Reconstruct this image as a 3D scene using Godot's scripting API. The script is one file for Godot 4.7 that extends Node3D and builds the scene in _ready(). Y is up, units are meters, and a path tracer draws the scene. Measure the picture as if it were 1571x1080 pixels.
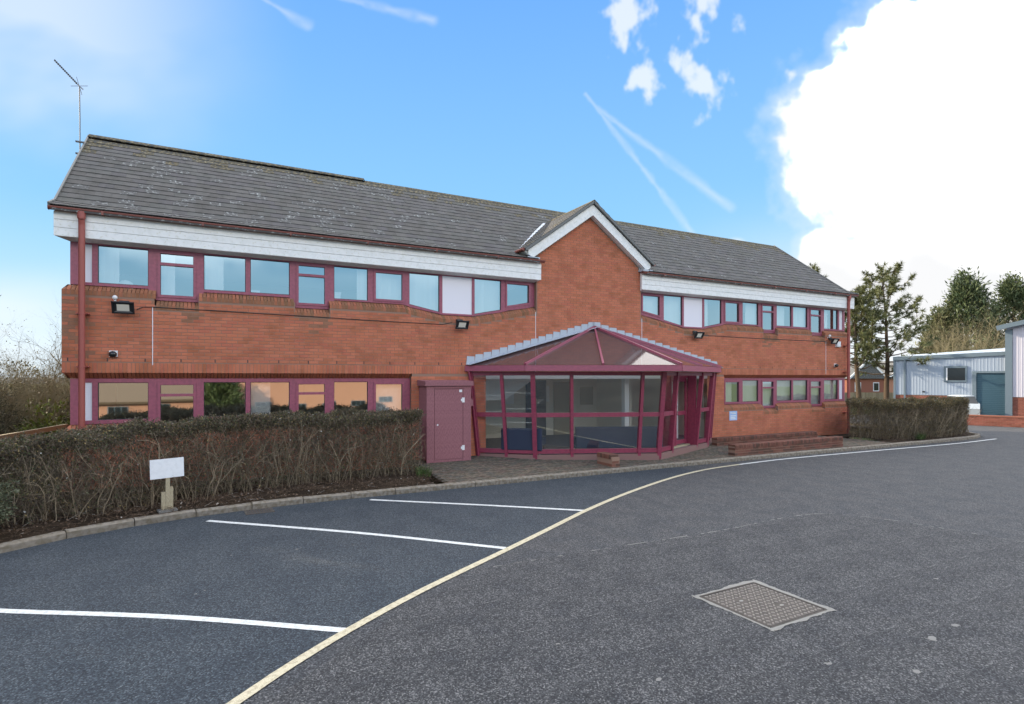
extends Node3D
# World frame: x runs along the office facade from its left brick corner, y is up, z points out of the facade. Metres.
const LONG := 26.55          # length of the facade
const EYE := Vector3(2.81, 2.46, 14.63)
const AHEAD := Vector3(0.46322, 0.0, -0.88624)
var rng := RandomNumberGenerator.new()
var M := {}
var taken := {}

class MB:
	var v := PackedVector3Array()
	var n := PackedVector3Array()
	var c := PackedColorArray()
	var ix := PackedInt32Array()
	func tri(a: Vector3, b: Vector3, d: Vector3, col := Color.WHITE) -> void:
		var k := v.size()
		var m := (b - a).cross(d - a).normalized()
		v.push_back(a); v.push_back(b); v.push_back(d)
		for i in 3:
			n.push_back(m); c.push_back(col)
		ix.push_back(k); ix.push_back(k + 2); ix.push_back(k + 1)
	func quad(a: Vector3, b: Vector3, d: Vector3, e: Vector3, col := Color.WHITE) -> void:
		var k := v.size()
		var m := (d - a).cross(e - b).normalized()
		v.push_back(a); v.push_back(b); v.push_back(d); v.push_back(e)
		for i in 4:
			n.push_back(m); c.push_back(col)
		ix.push_back(k); ix.push_back(k + 2); ix.push_back(k + 1)
		ix.push_back(k); ix.push_back(k + 3); ix.push_back(k + 2)
	# p: the four corners of the near face counter-clockwise as seen from outside, then the four of the far face in the same order
	func hexa(p: Array, col := Color.WHITE) -> void:
		quad(p[0], p[1], p[2], p[3], col); quad(p[5], p[4], p[7], p[6], col)
		quad(p[4], p[0], p[3], p[7], col); quad(p[1], p[5], p[6], p[2], col)
		quad(p[3], p[2], p[6], p[7], col); quad(p[4], p[5], p[1], p[0], col)
	func bx(a: Vector3, b: Vector3, col := Color.WHITE) -> void:
		var l := Vector3(minf(a.x, b.x), minf(a.y, b.y), minf(a.z, b.z))
		var h := Vector3(maxf(a.x, b.x), maxf(a.y, b.y), maxf(a.z, b.z))
		hexa([Vector3(l.x, l.y, h.z), Vector3(h.x, l.y, h.z), Vector3(h.x, h.y, h.z), Vector3(l.x, h.y, h.z),
			Vector3(l.x, l.y, l.z), Vector3(h.x, l.y, l.z), Vector3(h.x, h.y, l.z), Vector3(l.x, h.y, l.z)], col)
	# a box with chamfered front edges
	func soft(a: Vector3, b: Vector3, e: float, col := Color.WHITE) -> void:
		var l := Vector3(minf(a.x, b.x), minf(a.y, b.y), minf(a.z, b.z))
		var h := Vector3(maxf(a.x, b.x), maxf(a.y, b.y), maxf(a.z, b.z))
		bx(l, Vector3(h.x, h.y, h.z - e), col)
		hexa([Vector3(l.x + e, l.y + e, h.z), Vector3(h.x - e, l.y + e, h.z), Vector3(h.x - e, h.y - e, h.z), Vector3(l.x + e, h.y - e, h.z),
			Vector3(l.x, l.y, h.z - e), Vector3(h.x, l.y, h.z - e), Vector3(h.x, h.y, h.z - e), Vector3(l.x, h.y, h.z - e)], col)
	func box(t: Transform3D, s: Vector3, col := Color.WHITE) -> void:
		var p := []
		for q in [Vector3(-1, -1, 1), Vector3(1, -1, 1), Vector3(1, 1, 1), Vector3(-1, 1, 1), Vector3(-1, -1, -1), Vector3(1, -1, -1), Vector3(1, 1, -1), Vector3(-1, 1, -1)]:
			p.append(t * (q * s * 0.5))
		hexa(p, col)
	# convex outline in the x-y plane, pushed through z0 (near) to z1 (far)
	func prism(o: Array, z0: float, z1: float, col := Color.WHITE) -> void:
		var area := 0.0
		for i in o.size():
			area += o[i].cross(o[(i + 1) % o.size()])
		var q := o.duplicate()
		if area < 0.0:
			q.reverse()
		var zn := maxf(z0, z1)
		var zf := minf(z0, z1)
		for i in range(1, q.size() - 1):
			tri(Vector3(q[0].x, q[0].y, zn), Vector3(q[i].x, q[i].y, zn), Vector3(q[i + 1].x, q[i + 1].y, zn), col)
			tri(Vector3(q[0].x, q[0].y, zf), Vector3(q[i + 1].x, q[i + 1].y, zf), Vector3(q[i].x, q[i].y, zf), col)
		for i in q.size():
			var a: Vector2 = q[i]
			var b: Vector2 = q[(i + 1) % q.size()]
			quad(Vector3(a.x, a.y, zf), Vector3(b.x, b.y, zf), Vector3(b.x, b.y, zn), Vector3(a.x, a.y, zn), col)
	# convex outline in the x-z plane (counter-clockwise seen from above has negative area here), between y0 and y1
	func slab(o: Array, y0: float, y1: float, col := Color.WHITE) -> void:
		var area := 0.0
		for i in o.size():
			area += o[i].cross(o[(i + 1) % o.size()])
		var q := o.duplicate()
		if area > 0.0:
			q.reverse()
		for i in range(1, q.size() - 1):
			tri(Vector3(q[0].x, y1, q[0].y), Vector3(q[i].x, y1, q[i].y), Vector3(q[i + 1].x, y1, q[i + 1].y), col)
			tri(Vector3(q[0].x, y0, q[0].y), Vector3(q[i + 1].x, y0, q[i + 1].y), Vector3(q[i].x, y0, q[i].y), col)
		for i in q.size():
			var a: Vector2 = q[i]
			var b: Vector2 = q[(i + 1) % q.size()]
			quad(Vector3(a.x, y0, a.y), Vector3(b.x, y0, b.y), Vector3(b.x, y1, b.y), Vector3(a.x, y1, a.y), col)
	# a rectangular bar from a to b, w across and h along the given up
	func bar(a: Vector3, b: Vector3, w: float, h: float, up := Vector3.UP, col := Color.WHITE) -> void:
		var d := (b - a).normalized()
		var x := up.cross(d).normalized()
		var y := d.cross(x)
		box(Transform3D(Basis(x, y, d), (a + b) * 0.5), Vector3(w, h, a.distance_to(b)), col)
	func tube(a: Vector3, b: Vector3, r0: float, r1: float, k := 6, col := Color.WHITE, caps := false) -> void:
		var d := (b - a).normalized()
		var x := d.cross(Vector3(0.31, 0.93, 0.17) if absf(d.y) < 0.9 else Vector3.RIGHT).normalized()
		var y := d.cross(x)
		var s := v.size()
		for i in k:
			var m := x * cos(TAU * i / k) + y * sin(TAU * i / k)
			v.push_back(a + m * r0); v.push_back(b + m * r1)
			n.push_back(m); n.push_back(m); c.push_back(col); c.push_back(col)
		for i in k:
			var p := s + 2 * i
			var q := s + 2 * ((i + 1) % k)
			ix.push_back(p); ix.push_back(p + 1); ix.push_back(q + 1)
			ix.push_back(p); ix.push_back(q + 1); ix.push_back(q)
		if caps:
			for i in range(1, k - 1):
				tri(b + (v[s + 1] - b), v[s + 1 + 2 * i], v[s + 1 + 2 * (i + 1)], col)
				tri(v[s], v[s + 2 * (i + 1)], v[s + 2 * i], col)
	func pipe(pts: Array, r: float, k := 8, col := Color.WHITE) -> void:
		for i in pts.size() - 1:
			tube(pts[i], pts[i + 1], r, r, k, col, true)
	func ball(o: Vector3, r: Vector3, k := 10, col := Color.WHITE, top := 0.0) -> void:
		var rows := k / 2
		var s := v.size()
		for j in rows + 1:
			var e := lerpf(top if top < 0.0 else PI / 2, -PI / 2, float(j) / rows)
			for i in k:
				var m := Vector3(cos(e) * cos(TAU * i / k), sin(e), cos(e) * sin(TAU * i / k))
				v.push_back(o + m * r); n.push_back((m / r).normalized()); c.push_back(col)
		for j in rows:
			for i in k:
				var p := s + j * k + i
				var q := s + j * k + (i + 1) % k
				ix.push_back(p); ix.push_back(q + k); ix.push_back(q)
				ix.push_back(p); ix.push_back(p + k); ix.push_back(q + k)
	func mesh(m: Material) -> ArrayMesh:
		var a := []
		a.resize(Mesh.ARRAY_MAX)
		a[Mesh.ARRAY_VERTEX] = v; a[Mesh.ARRAY_NORMAL] = n; a[Mesh.ARRAY_COLOR] = c; a[Mesh.ARRAY_INDEX] = ix
		var o := ArrayMesh.new()
		o.add_surface_from_arrays(Mesh.PRIMITIVE_TRIANGLES, a)
		o.surface_set_material(0, m)
		return o

func put(mb: MB, called: String, m: Material, parent: Node, kind := "") -> MeshInstance3D:
	var o := MeshInstance3D.new()
	o.mesh = mb.mesh(m)
	o.name = called if parent != self else numbered(called)
	parent.add_child(o, true)
	if kind:
		o.set_meta("kind", kind)
	return o
func shared(me: Mesh, called: String, parent: Node, t: Transform3D) -> MeshInstance3D:
	var o := MeshInstance3D.new()
	o.mesh = me; o.name = called; o.transform = t
	parent.add_child(o, true)
	return o
func numbered(called: String) -> String:
	taken[called] = taken.get(called, -1) + 1
	return called if taken[called] == 0 else "%s_%03d" % [called, taken[called]]
func tag(o: Node, label: String, category: String, group := "") -> Node:
	o.set_meta("label", label); o.set_meta("category", category)
	if group:
		o.set_meta("group", group)
	return o
func thing(called: String, label: String, category: String, at := Vector3.ZERO, turn := 0.0, group := "") -> Node3D:
	var o := Node3D.new()
	o.name = numbered(called); add_child(o)
	o.position = at; o.rotation.y = turn
	tag(o, label, category, group)
	return o
func rnd(a: float, b: float) -> float:
	return rng.randf_range(a, b)
func rv(s := 1.0) -> Vector3:
	return Vector3(rng.randfn(), rng.randfn(), rng.randfn()) * s
func shade(c: Color, k: float) -> Color:
	return Color(c.r * k, c.g * k, c.b * k)
func flip(x: float, other: bool) -> float:
	return LONG - x if other else x

# ---------------------------------------------------------------- materials
func ramp(cols: Array, offs: Array) -> Gradient:
	var g := Gradient.new()
	g.colors = PackedColorArray(cols.map(func(k): return k.linear_to_srgb()))
	g.offsets = PackedFloat32Array(offs)
	return g
func grain(seed_: int, freq: float, cols: Array, offs: Array, size := 512, kind := FastNoiseLite.TYPE_SIMPLEX, octaves := 4) -> NoiseTexture2D:
	var f := FastNoiseLite.new()
	f.seed = seed_; f.frequency = freq; f.noise_type = kind; f.fractal_octaves = octaves
	if kind == FastNoiseLite.TYPE_CELLULAR:
		f.cellular_return_type = FastNoiseLite.RETURN_CELL_VALUE
		f.fractal_type = FastNoiseLite.FRACTAL_NONE
	var t := NoiseTexture2D.new()
	t.width = size; t.height = size; t.seamless = true; t.noise = f; t.color_ramp = ramp(cols, offs)
	return t
func lin(r: float, g: float, b: float) -> Color:
	return Color(r, g, b)
func mat(key: String, col: Color, rough := 0.8, tex: Texture2D = null, metres := 1.0, spec := 0.5, bump: Texture2D = null, relief := 0.0) -> StandardMaterial3D:
	var m := StandardMaterial3D.new()
	m.resource_name = key
	m.albedo_color = col.linear_to_srgb()
	m.roughness = rough; m.metallic_specular = spec
	m.vertex_color_use_as_albedo = true
	if tex:
		m.albedo_texture = tex
	if bump:
		m.heightmap_enabled = true; m.heightmap_texture = bump; m.heightmap_scale = relief
	if tex or bump:
		m.uv1_triplanar = true; m.uv1_world_triplanar = true; m.uv1_triplanar_sharpness = 4.0
		m.uv1_scale = Vector3.ONE / metres
	M[key] = m
	return m
func second(m: StandardMaterial3D, tex: Texture2D, metres: float) -> void:
	m.detail_enabled = true; m.detail_albedo = tex; m.detail_blend_mode = BaseMaterial3D.BLEND_MODE_MUL
	m.detail_uv_layer = BaseMaterial3D.DETAIL_UV_2
	m.uv2_triplanar = true; m.uv2_world_triplanar = true; m.uv2_scale = Vector3.ONE / metres
func half_mirror(key: String, share: float, tint: Color) -> StandardMaterial3D:
	var one := Image.create(2, 2, false, Image.FORMAT_RGBA8)
	one.fill(Color.WHITE)
	var m := StandardMaterial3D.new()
	m.resource_name = key
	m.albedo_texture = ImageTexture.create_from_image(one)
	var t := tint.linear_to_srgb()
	m.albedo_color = Color(t.r, t.g, t.b, share)
	m.transparency = BaseMaterial3D.TRANSPARENCY_ALPHA
	m.metallic = 1.0; m.roughness = 0.02
	M[key] = m
	return m

func materials() -> void:
	var g := func(k): return Color(k, k, k)
	var fine := grain(3, 0.09, [g.call(0.80), g.call(0.93), g.call(1.0)], [0.0, 0.5, 1.0])
	var speck := grain(5, 0.11, [g.call(0.5), g.call(0.85), g.call(1.0)], [0.0, 0.45, 1.0])
	var broad := grain(8, 0.012, [Color(0.70, 0.72, 0.70), g.call(0.92), g.call(1.0)], [0.2, 0.5, 0.8])
	var rough_h := grain(9, 0.08, [g.call(0.0), g.call(1.0)], [0.2, 0.8])
	var b := mat("brick", lin(1, 1, 1), 0.88, fine, 0.35, 0.35, rough_h, 0.12)
	second(b, grain(14, 0.010, [Color(0.84, 0.84, 0.81), Color(0.96, 0.96, 0.95), g.call(1.0)], [0.22, 0.45, 0.62]), 3.7)
	mat("mortar", lin(0.30, 0.19, 0.14), 0.95, fine, 0.3, 0.3)
	mat("brick_plain", lin(0.27, 0.11, 0.075), 0.9, fine, 0.5, 0.3)
	var tile := mat("tile", lin(1, 1, 1), 0.85, speck, 0.9, 0.35, rough_h, 0.1)
	second(tile, broad, 2.3)
	# lichen and moss: spots of their own outline
	mat("tile_lichen", lin(1, 1, 1), 0.92, grain(21, 0.016, [Color(0.090, 0.089, 0.087), Color(0.088, 0.087, 0.086), Color(0.27, 0.285, 0.28), Color(0.33, 0.34, 0.32)], [0.0, 0.69, 0.73, 1.0], 512), 1.1, 0.3)
	mat("tile_moss", lin(1, 1, 1), 0.95, grain(22, 0.018, [Color(0.07, 0.072, 0.072), Color(0.10, 0.09, 0.06), Color(0.16, 0.125, 0.07), Color(0.26, 0.26, 0.22)], [0.3, 0.55, 0.70, 0.88], 512), 1.2, 0.2)
	mat("verge", lin(0.16, 0.165, 0.16), 0.7, fine, 0.4)
	mat("plinth", lin(0.24, 0.135, 0.12), 0.85, fine, 0.3)
	mat("lead", lin(0.42, 0.47, 0.53), 0.5, fine, 0.4, 0.5)
	var fas := mat("fascia", lin(0.80, 0.81, 0.80), 0.55, grain(31, 0.02, [Color(0.93, 0.935, 0.93), g.call(1.0)], [0.2, 0.6]), 2.4, 0.4)
	second(fas, grain(32, 0.03, [Color(0.86, 0.84, 0.76), Color(0.98, 0.98, 0.97), g.call(1.0)], [0.08, 0.24, 0.4]), 1.9)
	mat("downpipe", lin(0.33, 0.082, 0.066), 0.5, fine, 0.5)
	mat("gutter", lin(0.22, 0.062, 0.045), 0.45, fine, 0.5)
	mat("frame", lin(0.31, 0.078, 0.120), 0.42, grain(41, 0.02, [Color(0.82, 0.84, 0.86), g.call(1.0)], [0.2, 0.7]), 1.1, 0.5)
	mat("porch_paint", lin(0.25, 0.036, 0.072), 0.38, grain(42, 0.02, [Color(0.80, 0.84, 0.86), g.call(1.0)], [0.2, 0.7]), 1.3, 0.5)
	mat("panel", lin(0.74, 0.73, 0.79), 0.4)
	mat("gasket", lin(0.02, 0.02, 0.025), 0.6)
	half_mirror("pane", 0.52, lin(0.80, 0.95, 0.98))
	half_mirror("porch_pane", 0.2, lin(0.92, 0.97, 0.95))
	var rp := mat("roof_pane", lin(0.11, 0.078, 0.08), 0.06)
	rp.transparency = BaseMaterial3D.TRANSPARENCY_ALPHA
	rp.albedo_color.a = 0.66; rp.vertex_color_use_as_albedo = false
	half_mirror("far_pane", 0.4, lin(0.9, 0.95, 1.0))
	mat("room", lin(0.50, 0.47, 0.42), 0.9)
	mat("lobby", lin(0.74, 0.68, 0.55), 0.85)
	mat("white_room", lin(0.78, 0.79, 0.76), 0.8)
	mat("carpet", lin(0.16, 0.155, 0.16), 0.95, speck, 0.2)
	var bl := mat("blind", lin(0.80, 0.81, 0.77), 0.8)
	bl.backlight_enabled = true; bl.backlight = Color(0.25, 0.25, 0.23)
	mat("sofa", lin(0.022, 0.032, 0.062), 0.85, fine, 0.15)
	mat("chrome", lin(0.6, 0.6, 0.62), 0.25).metallic = 1.0
	mat("black", lin(0.022, 0.024, 0.028), 0.5)
	mat("lamp_lens", lin(0.72, 0.70, 0.62), 0.35)
	mat("white", lin(0.74, 0.75, 0.76), 0.5, grain(44, 0.02, [g.call(0.94), g.call(1.0)], [0.2, 0.6]), 1.1)
	mat("metal", lin(0.13, 0.13, 0.135), 0.6)
	mat("blue_sign", lin(0.33, 0.47, 0.72), 0.5)
	mat("lobby_blue", lin(0.03, 0.12, 0.38), 0.6)
	var cab := mat("cabinet_paint", lin(0.32, 0.140, 0.155), 0.8, grain(45, 0.03, [Color(0.66, 0.62, 0.66), Color(0.92, 0.93, 0.93), g.call(1.0)], [0.15, 0.45, 0.75]), 0.9, 0.35)
	second(cab, grain(46, 0.02, [Color(0.82, 0.80, 0.82), g.call(1.0)], [0.25, 0.6]), 0.35)
	cab.uv1_scale = Vector3(5.0, 0.55, 5.0); cab.uv2_scale = Vector3(9.0, 1.1, 9.0)
	# asphalt: bitumen with pale chips, worn in broad patches
	var chips := grain(51, 0.085, [Color(0.010, 0.014, 0.020), Color(0.028, 0.038, 0.049), Color(0.055, 0.070, 0.085), Color(0.12, 0.137, 0.152)], [0.0, 0.5, 0.86, 1.0], 1024, FastNoiseLite.TYPE_CELLULAR)
	var chips_h := grain(51, 0.085, [g.call(0.0), g.call(1.0)], [0.0, 1.0], 1024, FastNoiseLite.TYPE_CELLULAR)
	var worn := grain(52, 0.009, [Color(0.76, 0.79, 0.83), Color(0.91, 0.92, 0.93), Color(1.0, 0.99, 0.98)], [0.2, 0.48, 0.75], 1024)
	var a := mat("asphalt", lin(1, 1, 1), 0.82, chips, 1.0, 0.42, chips_h, 0.35)
	second(a, worn, 9.0)
	var chips2 := grain(53, 0.07, [Color(0.015, 0.016, 0.018), Color(0.042, 0.044, 0.048), Color(0.080, 0.081, 0.084), Color(0.19, 0.19, 0.19)], [0.0, 0.5, 0.82, 1.0], 1024, FastNoiseLite.TYPE_CELLULAR)
	var a2 := mat("asphalt_old", lin(1, 1, 1), 0.85, chips2, 0.8, 0.42, chips_h, 0.5)
	second(a2, grain(54, 0.009, [Color(0.76, 0.77, 0.80), Color(0.92, 0.92, 0.92), g.call(1.0)], [0.2, 0.46, 0.72], 1024), 6.3)
	var chips3 := grain(59, 0.085, [Color(0.018, 0.019, 0.022), Color(0.046, 0.048, 0.052), Color(0.078, 0.080, 0.084), Color(0.16, 0.162, 0.165)], [0.0, 0.5, 0.84, 1.0], 1024, FastNoiseLite.TYPE_CELLULAR)
	var a3 := mat("asphalt_road", lin(1, 1, 1), 0.84, chips3, 1.1, 0.42, chips_h, 0.35)
	second(a3, worn, 7.0)
	var wp := mat("line_white", lin(0.62, 0.64, 0.64), 0.7, grain(55, 0.06, [g.call(0.62), g.call(0.95), g.call(1.0)], [0.18, 0.4, 0.8]), 0.5, 0.4)
	second(wp, grain(56, 0.03, [Color(0.80, 0.80, 0.78), g.call(1.0)], [0.3, 0.5]), 1.7)
	var yp := mat("line_yellow", lin(0.52, 0.47, 0.335), 0.72, grain(57, 0.06, [g.call(0.66), g.call(0.95), g.call(1.0)], [0.18, 0.4, 0.8]), 0.5, 0.4)
	second(yp, grain(58, 0.03, [Color(0.78, 0.76, 0.74), g.call(1.0)], [0.3, 0.5]), 1.3)
	mat("tar", lin(0.21, 0.207, 0.197), 0.9, speck, 0.2)
	var kb := mat("kerb", lin(0.30, 0.265, 0.22), 0.9, fine, 0.22, 0.3, rough_h, 0.4)
	second(kb, grain(61, 0.02, [Color(0.62, 0.58, 0.50), g.call(1.0)], [0.2, 0.7]), 1.3)
	var pv := mat("paver", lin(1, 1, 1), 0.9, speck, 0.3, 0.3, rough_h, 0.3)
	second(pv, grain(62, 0.02, [Color(0.62, 0.66, 0.56), g.call(1.0)], [0.32, 0.6]), 1.6)
	var soil := mat("soil", lin(0.095, 0.068, 0.048), 0.98, speck, 0.35, 0.2, rough_h, 1.5)
	second(soil, broad, 1.2)
	var gr := mat("grass", lin(0.10, 0.115, 0.045), 0.95, speck, 0.5, 0.2, rough_h, 1.0)
	second(gr, broad, 6.0)
	mat("stud", lin(0.21, 0.185, 0.16), 0.6)  # paler than the plates: worn metal plus highlights put into the colour
	var ir := mat("iron", lin(0.105, 0.09, 0.078), 0.75, speck, 0.25, 0.4)
	second(ir, broad, 0.9)
	mat("concrete", lin(0.40, 0.39, 0.36), 0.92, speck, 0.18, 0.3, rough_h, 0.4)
	var tw := mat("twig", lin(1, 1, 1), 0.9, null, 1.0, 0.25)
	tw.backlight_enabled = false
	var lf := mat("leaf", lin(1, 1, 1), 0.6, null, 1.0, 0.4)
	lf.backlight_enabled = true; lf.backlight = Color(0.45, 0.45, 0.35)
	mat("bark", lin(1, 1, 1), 0.95, fine, 0.4, 0.2, rough_h, 0.8)
	mat("timber", lin(0.42, 0.36, 0.25), 0.85, grain(63, 0.03, [Color(0.6, 0.58, 0.52), g.call(1.0)], [0.25, 0.6]), 0.4, 0.3).uv1_scale = Vector3(12.0, 0.9, 12.0)
	mat("cladding", lin(0.27, 0.325, 0.40), 0.5)
	mat("cladding_pale", lin(0.45, 0.44, 0.50), 0.5)
	mat("trim", lin(0.115, 0.155, 0.185), 0.5)
	mat("shutter", lin(0.055, 0.115, 0.155), 0.5)
	mat("sheet_roof", lin(0.45, 0.52, 0.58), 0.45)
	mat("far_roof", lin(0.20, 0.13, 0.085), 0.9, speck, 0.7)
	mat("far_brick", lin(0.46, 0.22, 0.14), 0.9, fine, 0.5)
	mat("car_paint", lin(0.36, 0.40, 0.42), 0.3).clearcoat_enabled = true
	mat("car_glass", lin(0.015, 0.018, 0.02), 0.05)
	mat("rubber", lin(0.02, 0.02, 0.02), 0.8)

# ---------------------------------------------------------------- camera, sky, sun
var cloud_a := FastNoiseLite.new()
var cloud_b := FastNoiseLite.new()
var puffs: Array = []
func puff(x: float, y: float, r: float, w := 1.0) -> void:
	puffs.append([x, y, r, w])
# the air in one direction: blue fading to haze, thin streaks, broken cumulus out of view
func sky_at(dir: Vector3) -> Color:
	var up := maxf(dir.y, 0.0)
	var t := clampf(up / 0.60, 0.0, 1.0)
	var c := Color(0.20, 0.40, 0.51).lerp(Color(0.080, 0.212, 0.50), t)
	# haze at the foot of the sky
	c = c.lerp(Color(0.42, 0.485, 0.52), pow(1.0 - clampf(up / 0.26, 0.0, 1.0), 1.3) * 0.85)
	# ground coordinates of the cloud deck
	var p := Vector2(dir.x, dir.z) / (up + 0.10)
	var ridge := cloud_a.get_noise_2d(p.x * 60.0, p.y * 60.0)
	var fluff := cloud_b.get_noise_3d(dir.x * 420.0, dir.y * 420.0, dir.z * 420.0)
	var body := ridge + 0.22 * fluff
	var deck := smoothstep(-0.16, 0.14, body) * smoothstep(0.14, 0.32, up)  # clouds added outside the view, made bright to light the facade
	# bearing of the view: the air there is mostly clear apart from the clouds that stand in it
	var f := dir.dot(AHEAD)
	var r := dir.dot(Vector3(-AHEAD.z, 0, AHEAD.x))
	var lit := 1.95 + 0.5 * clampf(body * 2.0, -0.4, 0.6)
	if f > 0.05:
		var a := r / f
		var b := dir.y / f
		var clear := smoothstep(1.15, 0.92, absf(a + 0.1)) * smoothstep(0.95, 0.72, b)
		deck *= 1.0 - clear
		var d := -9.0
		for q in puffs:
			d = maxf(d, (1.0 - Vector2(a - q[0], b - q[1]).length() / q[2]) * q[3])
		var edge := 0.20 * cloud_a.get_noise_2d(a * 420.0 + 31.0, b * 420.0) + 0.16 * cloud_a.get_noise_2d(a * 1500.0, b * 1500.0 + 5.0) + 0.12 * fluff
		var big := smoothstep(0.0, 0.20, d + edge)
		# thin veil low on the bearing of the big cloud and high streaks at the other side
		var veil := smoothstep(0.15, 0.75, a) * smoothstep(0.36, 0.06, b) * 0.92
		var cir := smoothstep(-0.35, -0.85, a) * smoothstep(0.28, 0.55, b) * clampf(0.30 + 0.9 * cloud_a.get_noise_2d(a * 90.0, b * 160.0), 0.0, 0.55)
		var low := smoothstep(-0.55, -0.9, a) * smoothstep(0.22, 0.08, b) * clampf(0.35 + 0.9 * cloud_a.get_noise_2d(a * 60.0, b * 260.0 + 70.0), 0.0, 0.8)
		var wisp := 0.0
		for q in [[0.215, 0.63, 0.07, 0.11], [0.335, 0.61, 0.075, 0.13], [0.345, 0.535, 0.065, 0.09], [0.23, 0.535, 0.035, 0.045], [0.49, 0.535, 0.035, 0.03]]:
			var e := Vector2((a - q[0]) / q[2], (b - q[1]) / q[3]).length()
			wisp = maxf(wisp, smoothstep(0.0, 0.75, 0.62 - e + 1.3 * cloud_a.get_noise_2d(a * 900.0, b * 700.0) + 0.5 * cloud_b.get_noise_3d(a * 700.0, b * 500.0, 9.0)) * 0.72)
		for q in [[0.13, 0.50, 0.325, 0.245, 0.010], [0.15, 0.475, 0.385, 0.30, 0.013], [-0.31, 0.672, -0.14, 0.63, 0.012], [-0.46, 0.68, -0.36, 0.62, 0.012]]:
			var s0 := Vector2(q[0], q[1])
			var s1 := Vector2(q[2], q[3])
			var k := clampf((Vector2(a, b) - s0).dot(s1 - s0) / (s1 - s0).length_squared(), 0.0, 1.0)
			var off := Vector2(a, b).distance_to(s0.lerp(s1, k))
			wisp = maxf(wisp, 0.34 * smoothstep(q[4] * (0.5 + 0.8 * k), 0.0, off + 0.008 * fluff) * (0.75 + 0.9 * fluff))
		c = c.lerp(Color(0.49, 0.505, 0.52), maxf(maxf(veil, low), maxf(cir, clampf(wisp, 0.0, 1.0))))
		# sunlit crown, greyer underside and hollows
		var relief := cloud_a.get_noise_2d(a * 75.0 + 8.0, b * 110.0) + 0.25 * cloud_a.get_noise_2d(a * 300.0, b * 300.0)
		var bright := lerpf(0.47, 1.9, smoothstep(0.0, 1.0, 0.18 + 1.35 * (b - 0.27) + 1.1 * relief))
		c = c.lerp(Color(0.47, 0.495, 0.52), 0.30 * smoothstep(-0.26, 0.04, d + edge))
		c = c.lerp(Color(bright * 0.985, bright * 0.992, bright * 1.005), big)
	return c.lerp(Color(lit, lit * 0.972, lit * 0.935), deck * 0.95)

func make_sky() -> Image:
	cloud_a.seed = 11; cloud_a.frequency = 0.011; cloud_a.fractal_octaves = 5
	cloud_b.seed = 12; cloud_b.frequency = 0.05; cloud_b.fractal_octaves = 3
	for q in [[0.62, 0.41, 0.16], [0.58, 0.46, 0.10], [0.70, 0.50, 0.15], [0.78, 0.53, 0.17], [0.68, 0.53, 0.08], [0.88, 0.42, 0.27], [1.0, 0.35, 0.35], [0.74, 0.36, 0.19], [0.92, 0.20, 0.30], [1.15, 0.25, 0.4], [0.395, 0.215, 0.03], [0.375, 0.20, 0.032], [0.55, 0.21, 0.055], [0.62, 0.19, 0.06]]:
		puff(q[0], q[1], q[2])
	var W := 4096
	var H := 2048
	var k := 8
	var small := Image.create(W / k, H / k, false, Image.FORMAT_RGBAF)
	for j in H / k:
		var el := (0.5 - (j + 0.5) * k / H) * PI
		for i in W / k:
			var az := (i + 0.5) * k / W * TAU
			small.set_pixel(i, j, sky_at(Vector3(sin(az) * cos(el), sin(el), -cos(az) * cos(el))) if el > -0.02 else Color(0.20, 0.20, 0.19))
	small.resize(W, H, Image.INTERPOLATE_BILINEAR)
	# the part in view at full detail
	var mid := atan2(AHEAD.x, -AHEAD.z)
	var i0 := int(floor((mid - 0.86) / TAU * W))
	var i1 := int((mid + 0.86) / TAU * W)
	var j0 := int((0.5 - 0.62 / PI) * H)
	var bytes := PackedFloat32Array()
	bytes.resize((i1 - i0) * (H / 2 - j0) * 4)
	var at := 0
	for j in range(j0, H / 2):
		var el := (0.5 - (j + 0.5) / H) * PI
		var ce := cos(el)
		var se := sin(el)
		for i in range(i0, i1):
			var az := (i + 0.5) / W * TAU
			var q := sky_at(Vector3(sin(az) * ce, se, -cos(az) * ce))
			bytes[at] = q.r; bytes[at + 1] = q.g; bytes[at + 2] = q.b; bytes[at + 3] = 1.0
			at += 4
	var fine := Image.create_from_data(i1 - i0, H / 2 - j0, false, Image.FORMAT_RGBAF, bytes.to_byte_array())
	# the view straddles the seam of the panorama
	small.blit_rect(fine, Rect2i(-i0, 0, i1, H / 2 - j0), Vector2i(0, j0))
	small.blit_rect(fine, Rect2i(0, 0, -i0, H / 2 - j0), Vector2i(W + i0, j0))
	return small

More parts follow.
